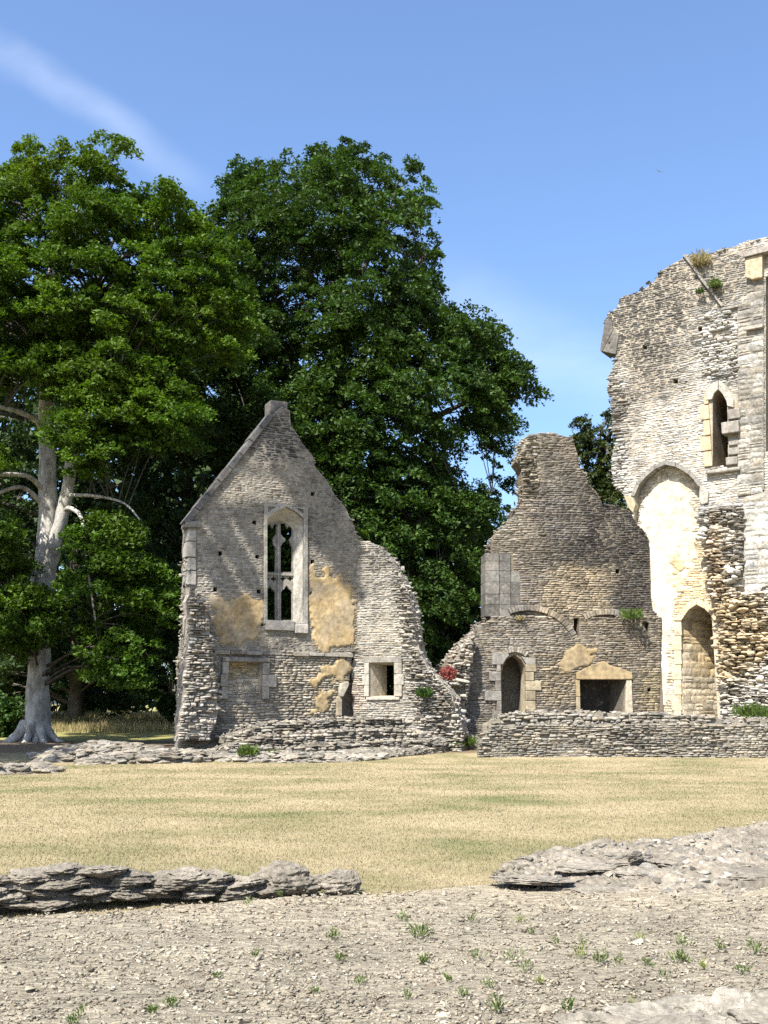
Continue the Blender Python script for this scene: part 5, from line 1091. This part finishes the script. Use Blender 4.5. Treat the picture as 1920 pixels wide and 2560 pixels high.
# great beech, left
YB = 47.0; base = at(85, 1862, YB); base.z = zg1(base.x, base.y)-.05
trunk = px_path([(88, 1875, 0, .95), (90, 1850, 0, .70), (94, 1800, 0, .56), (96, 1700, 0, .48), (100, 1580, 0, .47), (106, 1480, 0, .58), (112, 1420, 0, .50), (116, 1360, 0, .42), (120, 1250, .1, .40), (118, 1120, .2, .37), (116, 1000, .3, .33), (120, 860, .4, .27), (128, 700, .5, .2), (140, 560, .6, .13), (148, 470, .6, .06)], YB)
limbs = [trunk, px_path([(112, 1440, 0, .36), (132, 1380, -.3, .34), (150, 1310, -.6, .31), (168, 1230, -.8, .28), (180, 1120, -1, .24), (186, 1000, -1.1, .2), (205, 850, -1.3, .15), (250, 690, -1.5, .1), (300, 560, -1.5, .05)], YB),
         px_path([(110, 1230, 0, .13), (80, 1196, -.8, .11), (40, 1186, -1.6, .10), (-30, 1190, -2.6, .08), (-120, 1210, -3.5, .05)], YB), px_path([(108, 1265, 0, .12), (70, 1225, -.8, .1), (30, 1220, -1.6, .09), (-40, 1250, -2.4, .06)], YB),
         px_path([(112, 1080, .2, .16), (90, 1050, -.8, .14), (50, 1030, -1.6, .12), (-20, 1010, -2.8, .09), (-120, 960, -3.5, .05)], YB), px_path([(158, 1275, -.7, .13), (180, 1272, -1.2, .11), (205, 1298, -1.9, .09), (215, 1380, -2.4, .07), (225, 1460, -2.8, .05), (240, 1560, -3.0, .03)], YB),
         px_path([(170, 1238, -.8, .10), (240, 1240, -1.8, .07), (310, 1258, -2.6, .05), (350, 1300, -3, .03)], YB), px_path([(184, 1060, -1, .13), (240, 1000, -2, .11), (290, 1010, -3, .09), (330, 1060, -3.6, .05)], YB),
         px_path([(118, 900, .3, .15), (60, 820, -.6, .12), (0, 760, -1.4, .08), (-80, 700, -2, .05)], YB), px_path([(122, 820, .4, .14), (200, 760, -.8, .11), (300, 700, -1.4, .08), (380, 640, -1.8, .05)], YB),
         px_path([(134, 640, .5, .10), (95, 540, .2, .07), (75, 460, 0, .04)], YB), px_path([(135, 620, .5, .1), (200, 520, .2, .07), (230, 460, 0, .04)], YB), px_path([(260, 690, -1.4, .09), (370, 580, -1.6, .06), (395, 540, -1.6, .03)], YB),
         px_path([(102, 1500, 0, .12), (60, 1470, -1, .10), (20, 1500, -2, .07), (-20, 1560, -2.6, .04)], YB)]
pb = [(-350, 700), (-200, 480), (0, 395), (30, 335), (90, 305), (150, 312), (220, 330), (300, 335), (315, 405), (360, 440), (410, 405), (460, 440), (490, 500), (560, 560), (640, 620), (660, 760), (640, 900), (560, 960), (480, 900), (430, 980), (420, 1060), (330, 1080), (250, 1050), (190, 1010), (150, 960), (60, 960), (20, 900), (-100, 960), (-350, 1000)]
C = crown_points(pb, YB-.5, 5.0, 330, .78, 260, seed=3, ero=46)
for poly, Yc, dp, n_, sd_ in [([(180, 860), (330, 880), (440, 960), (500, 1010), (470, 1080), (400, 1120), (290, 1110), (220, 1190), (160, 1170), (150, 1100), (190, 1000)], YB-3.2, 1.6, 60, 5), ([(200, 1290), (290, 1280), (340, 1340), (380, 1400), (420, 1540), (390, 1620), (330, 1720), (270, 1690), (240, 1600), (200, 1520), (190, 1420)], YB-2.6, 1.5, 52, 6),
                            ([(-160, 1280), (60, 1270), (120, 1290), (130, 1350), (60, 1400), (-160, 1410)], YB-2.6, 1.4, 22, 7), ([(-160, 1400), (60, 1420), (110, 1500), (115, 1580), (100, 1640), (60, 1690), (20, 1640), (-160, 1640)], YB-2.6, 1.4, 40, 8), ([(-160, 830), (60, 860), (120, 900), (100, 960), (-160, 980)], YB-2.0, 1.4, 16, 9), ([(20, 880), (140, 870), (260, 900), (240, 1000), (100, 970)], YB-3, 1.2, 18, 10), ([(-160, 1100), (20, 1100), (30, 1170), (-160, 1180)], YB-3, 1.2, 10, 12)]:
    C += crown_points(poly, Yc, dp, n_, .6, 80, seed=sd_)
def clear(c):
    x, y = proj(c); return not (c.y < YB+.3 and abs(x-(118 if y < 1420 else 100)) < (48 if y < 1300 else 62) and (985 < y < 1440 or 1650 < y)) and not (c.y < YB and abs(x-(150+(1310-y)*.18)) < 24 and 1150 < y < 1420)
C = [c for c in C if clear(c)]
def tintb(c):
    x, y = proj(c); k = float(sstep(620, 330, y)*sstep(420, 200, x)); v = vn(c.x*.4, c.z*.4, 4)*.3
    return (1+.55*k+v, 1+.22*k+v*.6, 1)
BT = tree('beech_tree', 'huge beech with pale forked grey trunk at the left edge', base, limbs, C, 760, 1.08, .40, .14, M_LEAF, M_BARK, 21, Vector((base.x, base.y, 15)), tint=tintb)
V, T = tube([smooth_path([(Vector((math.cos(a)*.42, math.sin(a)*.42, .9)), .22), (Vector((math.cos(a)*.75, math.sin(a)*.75, .34)), .19), (Vector((math.cos(a)*1.25, math.sin(a)*1.25, .02)), .12), (Vector((math.cos(a)*1.8, math.sin(a)*1.8, -.1)), .05)], 4) for a in (3.3, 4.0, 4.7, 5.4, 6.1, .8, 2.2)], 8)
mesh_np('roots', V, T, M_BARK, BT, smooth=True)
# big broad-leaved tree behind the gable
YT = 60.0; base = at(840, 1775, YT); base.z = zg1(base.x, base.y)-.05
trunk = px_path([(840, 1790, 0, 1.0), (842, 1650, 0, .8), (845, 1400, 0, .72), (850, 1150, 0, .6), (850, 950, 0, .45), (845, 750, 0, .28), (850, 560, 0, .15), (860, 420, 0, .06)], YT)
limbs = [trunk] + [px_path(p, YT) for p in ([(845, 1300, 0, .3), (950, 1150, -1.5, .24), (1060, 1060, -3, .17), (1180, 1000, -4, .1), (1270, 960, -4, .05)], [(848, 1150, 0, .28), (980, 960, -1, .2), (1090, 850, -2, .13), (1190, 830, -2, .08), (1260, 900, -2, .05), (1290, 960, -2, .03)], [(848, 1000, 0, .25), (960, 800, -1, .16), (1030, 680, -1.5, .1), (1060, 640, -1.5, .05)],
         [(848, 1050, 0, .26), (730, 900, -2, .18), (640, 760, -3, .1), (570, 600, -3, .05)], [(846, 850, 0, .2), (760, 640, -1, .12), (700, 480, -1, .06)], [(846, 800, 0, .2), (940, 610, -.5, .12), (975, 520, -.5, .06)], [(846, 1350, 0, .26), (720, 1200, -3, .18), (620, 1120, -4.5, .1)], [(846, 1400, 0, .24), (1000, 1330, -2.5, .17), (1150, 1250, -4, .1), (1230, 1230, -4, .05)], [(846, 1500, 0, .2), (960, 1460, -3, .14), (1100, 1480, -4.5, .08)])]
pt = [(530, 480), (590, 420), (660, 400), (690, 370), (735, 385), (745, 345), (800, 330), (850, 345), (905, 335), (925, 375), (970, 390), (990, 420), (1040, 410), (1075, 450), (1085, 500), (1075, 560), (1110, 590), (1135, 640), (1100, 660), (1100, 720), (1120, 760), (1190, 790), (1230, 810), (1250, 870), (1310, 900), (1318, 970), (1290, 1000), (1270, 1060), (1290, 1150), (1260, 1200), (1240, 1140), (1200, 1120), (1150, 1160), (1200, 1200), (1280, 1180), (1270, 1270), (1230, 1310), (1225, 1480), (1210, 1560), (1120, 1640), (1000, 1700), (800, 1700), (640, 1500), (560, 1300), (520, 1000), (500, 700), (520, 560)]
C = crown_points(pt, YT-.5, 6.5, 680, .72, 200, seed=13, ero=30)+crown_points([(1120, 780), (1190, 800), (1240, 830), (1300, 920), (1312, 990), (1280, 1040), (1285, 1150), (1250, 1210), (1235, 1120), (1180, 1060), (1130, 960)], YT-3, 2.2, 30, .9, 60, seed=14)
tree('broadleaf_tree', 'great dark green tree rising behind the gable wall, tallest of the middle', base, limbs, C, 640, 1.3, .8, .17, M_LEAF2, M_BARK2, 31, Vector((base.x, base.y, 15)), droop=.4)
# further trees closing the view
def bg_tree(name, label, bx, Y, poly, dp, n_, per, r, size, mat, seed, top, twig=.03, rm=.9):
    base = at(bx, 1775, Y); base.z = zg1(base.x, base.y)-.05
    tr_ = px_path([(bx, 1790, 0, .5), (bx+3, 1600, 0, .42), (bx-3, (1600+top)/2, 0, .28), (bx, top+60, 0, .08)], Y); ym = (1600+top)/2; xs_ = [p[0] for p in poly]
    L_ = [tr_] + [px_path([(bx, y_, 0, .18), ((bx+x_)/2, y_-70, -1, .12), (x_, y_-60, -2, .04)], Y) for x_, y_ in ((min(xs_)+50, ym+100), (max(xs_)-50, ym+60), (min(xs_)+90, ym-120), (max(xs_)-90, ym-160))]
    C = crown_points(poly, Y, dp, n_, rm, 200, seed=seed)
    return tree(name, label, base, L_, C, per, r, .8, size, mat, M_BARK2, seed, Vector((base.x, base.y, 12)), twig)
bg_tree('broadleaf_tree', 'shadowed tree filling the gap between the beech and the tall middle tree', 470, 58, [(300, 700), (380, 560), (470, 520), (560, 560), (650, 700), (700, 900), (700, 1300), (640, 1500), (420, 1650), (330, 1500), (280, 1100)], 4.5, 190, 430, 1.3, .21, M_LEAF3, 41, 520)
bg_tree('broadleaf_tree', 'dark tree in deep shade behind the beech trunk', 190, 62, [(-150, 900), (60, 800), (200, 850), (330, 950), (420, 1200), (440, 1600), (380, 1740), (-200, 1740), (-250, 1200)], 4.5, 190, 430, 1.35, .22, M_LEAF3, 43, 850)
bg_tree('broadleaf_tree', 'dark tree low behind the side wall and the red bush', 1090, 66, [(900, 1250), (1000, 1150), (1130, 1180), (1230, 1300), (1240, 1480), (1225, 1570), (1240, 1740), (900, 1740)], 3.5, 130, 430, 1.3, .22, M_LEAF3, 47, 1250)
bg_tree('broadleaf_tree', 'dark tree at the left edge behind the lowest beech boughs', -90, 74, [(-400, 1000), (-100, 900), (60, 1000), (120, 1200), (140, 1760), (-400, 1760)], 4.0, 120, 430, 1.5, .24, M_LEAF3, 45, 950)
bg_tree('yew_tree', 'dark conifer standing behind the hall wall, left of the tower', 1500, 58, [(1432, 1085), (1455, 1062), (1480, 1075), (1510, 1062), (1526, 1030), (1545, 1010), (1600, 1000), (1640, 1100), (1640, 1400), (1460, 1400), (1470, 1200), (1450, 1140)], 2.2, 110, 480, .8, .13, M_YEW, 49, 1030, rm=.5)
# beech out of frame on the left, whose crown throws the dappled shade on the gable
def shade(px, py, dist): q = A(px, py); return FA.world(q[0], 0, q[1])+SUN*dist
sb = Vector((-19.5, 27.0, zg1(-19.5, 27)-.05)); C = []
for poly, gapw, stp in (([(715, 1140), (800, 1165), (895, 1340), (893, 1540), (840, 1440), (780, 1330), (735, 1250)], 0, 17), ([(490, 1270), (550, 1235), (635, 1320), (655, 1470), (600, 1490), (490, 1420)], 36, 15), ([(545, 1495), (640, 1480), (655, 1620), (560, 1600)], 40, 15),
                   ([(590, 1640), (660, 1640), (700, 1790), (600, 1790)], 16, 15), ([(660, 1000), (760, 1010), (780, 1140), (680, 1140)], 20, 20), ([(430, 1740), (470, 1700), (480, 1800), (430, 1850)], 0, 18)):
    xs_ = [p[0] for p in poly]; ys_ = [p[1] for p in poly]
    for yq in np.arange(min(ys_), max(ys_), stp):
        for xq in np.arange(min(xs_), max(xs_), stp):
            x, y = xq+R.uniform(-6, 6), yq+R.uniform(-6, 6)
            if not inside(poly, x, y) or (x-(y-1300)*.56+R.gauss(0, 3)) % 70 < gapw or R.random() < .08: continue
            C.append(shade(x, y, R.uniform(24, 28)))
NS = len(C)
cm_ = sum(C, Vector((0, 0, 0)))/len(C)
rng_ = random.Random(5); C = [c for c in C if not (lambda q: q[0] > -60 and q[1] > -60)(proj(c))]; CF = list(C); NSF = len(CF)
for _ in range(900):
    q = Vector((sb.x+rng_.gauss(-2, 3.4), sb.y+rng_.gauss(-1, 3.6), 17+rng_.gauss(0, 5)))
    if q.x < -.46*q.y-1.0 and q.x < -17.5: C.append(q)
limbs = [smooth_path([(sb, .9), (sb+Vector((.1, 0, 3)), .62), (sb+Vector((.3, .2, 9)), .5), (sb+Vector((.2, .3, 17)), .3), (sb+Vector((0, 0, 26)), .06)])]
for k in range(5):
    e = sorted(CF, key=lambda c: c.z)[int(NSF*(k+.5)/5)]; p0 = sb+Vector((.25, .2, 9+k*2.6)); limbs.append(smooth_path([(p0, .2), ((p0*.5+e*.5)+Vector((-1.5, -1.0, 1.6)), .13), (e, .04)]))
tree('beech_tree', 'beech standing outside the left edge, its shade dappling the gable', sb, limbs, C, 110, .23, .6, .16, M_LEAF, M_BARK, 61, Vector((sb.x, sb.y, 16)))
# undergrowth and long dry grass at the back left
for i, (px, Y, w, h) in enumerate([(-60, 66, 5, 6), (30, 68, 5, 6), (330, 80, 6, 7), (430, 78, 5, 7), (230, 82, 6, 7), (140, 80, 6, 7), (15, 52, 1.2, 1.6), (440, 62, 1.2, 1.8), (1060, 62, 3, 4), (1150, 58, 2.2, 3)]):
    p = at(px, 1775, Y); p.z = zg1(p.x, p.y); C_ = [p+Vector((R.uniform(-w, w)*.5, R.uniform(-w, w)*.4, R.uniform(.1, 1)*h)) for _ in range(int(8+w*6))]
    th = empty('shrub', Matrix.Translation(p), ['dark undergrowth at the far left edge behind the beech', 'dark undergrowth just left of the beech trunk', 'tall shady hedge bush behind the sunlit strip of long grass', 'hedge bush beside the left foot of the gable', 'tall dark hedge bush right of the beech trunk', 'hedge bush directly behind the beech trunk', 'low green shrub at the foot of the beech', 'small bush against the left foot of the gable', 'dark bush behind the lowest part of the side wall', 'leafy bush behind the red bush'][i], 'shrub')
    V, T, c_ = clumps([c-p for c in C_], 300, .8, .7, .17, 70+i, .1); mesh_np('leaves', V, T, M_LEAF3 if i not in (6, 7, 9) else M_LEAF2, th, c_)
    V, T = tube([smooth_path([(Vector((0, 0, -.05)), .05), ((c-p)*.6, .03), (c-p, .01)], 3) for c in C_[:6]], 5); mesh_np('stem', V, T, M_BARK2, th)
n = 16000; X = NR.uniform(-26, -9, n); Y = NR.uniform(56, 76, n); k = X < -.19*Y+1.0; X, Y = X[k], Y[k]
o = blades('long_grass', X, Y, zg(X, Y), .42, .05, M_DRY, lean=.25); tag(o, 'long dry meadow grass in the sunlit strip behind the beech', 'grass', kind='stuff')
# the wood that closes the view behind everything: one dark mass
wp = [(-500, 900), (0, 800), (300, 700), (560, 820), (700, 1000), (900, 1180), (1060, 1260), (1180, 1380), (1235, 1520), (1250, 1790), (-500, 1790)]
n = 0; P_ = []; rg = random.Random(77)
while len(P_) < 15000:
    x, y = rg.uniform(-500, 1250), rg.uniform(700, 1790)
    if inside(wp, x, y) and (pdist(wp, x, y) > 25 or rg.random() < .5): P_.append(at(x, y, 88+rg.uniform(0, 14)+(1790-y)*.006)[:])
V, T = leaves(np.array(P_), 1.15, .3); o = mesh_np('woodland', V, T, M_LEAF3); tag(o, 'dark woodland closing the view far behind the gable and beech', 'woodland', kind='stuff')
# swift in the sky
bd = at(1647, 428, 55); BD = empty('bird', Matrix.Translation(bd) @ Matrix.Rotation(.5, 4, 'Y') @ Matrix.Rotation(.8, 4, 'X'), 'tiny dark bird flying in the open sky above the tower', 'bird')
V = []; 
for i in range(7):
    t_ = i/6; r_ = .032*math.sin(math.pi*min(.98, t_*.9+.06))
    for k in range(8): a = 2*math.pi*k/8; V.append((math.cos(a)*r_, (t_-.5)*.20, math.sin(a)*r_))
mesh_np('body', V, np.array([(i*8+k, i*8+(k+1) % 8, (i+1)*8+(k+1) % 8, (i+1)*8+k) for i in range(6) for k in range(8)]), M_BARK2, BD, np.tile(np.array([.2, .2, .2], np.float32), (56, 1)), smooth=True)
for s_ in (-1, 1):
    V = [(s_*.01, -.03, .012), (s_*.09, -.055, .03), (s_*.21, .05, .02), (s_*.09, .0, .03), (s_*.01, .03, .012)]
    mesh_py('wing', V + [(x, y, z-.008) for x, y, z in V], [[0, 1, 2, 3, 4], [9, 8, 7, 6, 5]] + [[i, (i+1) % 5, (i+1) % 5+5, i+5] for i in range(5)], M_BARK2, BD)
mesh_py('tail', [(-.012, .09, 0), (.012, .09, 0), (.03, .15, 0), (0, .125, 0), (-.03, .15, 0), (-.012, .09, -.006), (.012, .09, -.006), (.03, .15, -.004), (0, .125, -.004), (-.03, .15, -.004)], [[0, 1, 2, 3, 4], [9, 8, 7, 6, 5]] + [[i, (i+1) % 5, (i+1) % 5+5, i+5] for i in range(5)], M_BARK2, BD)
bpy.context.view_layer.update()
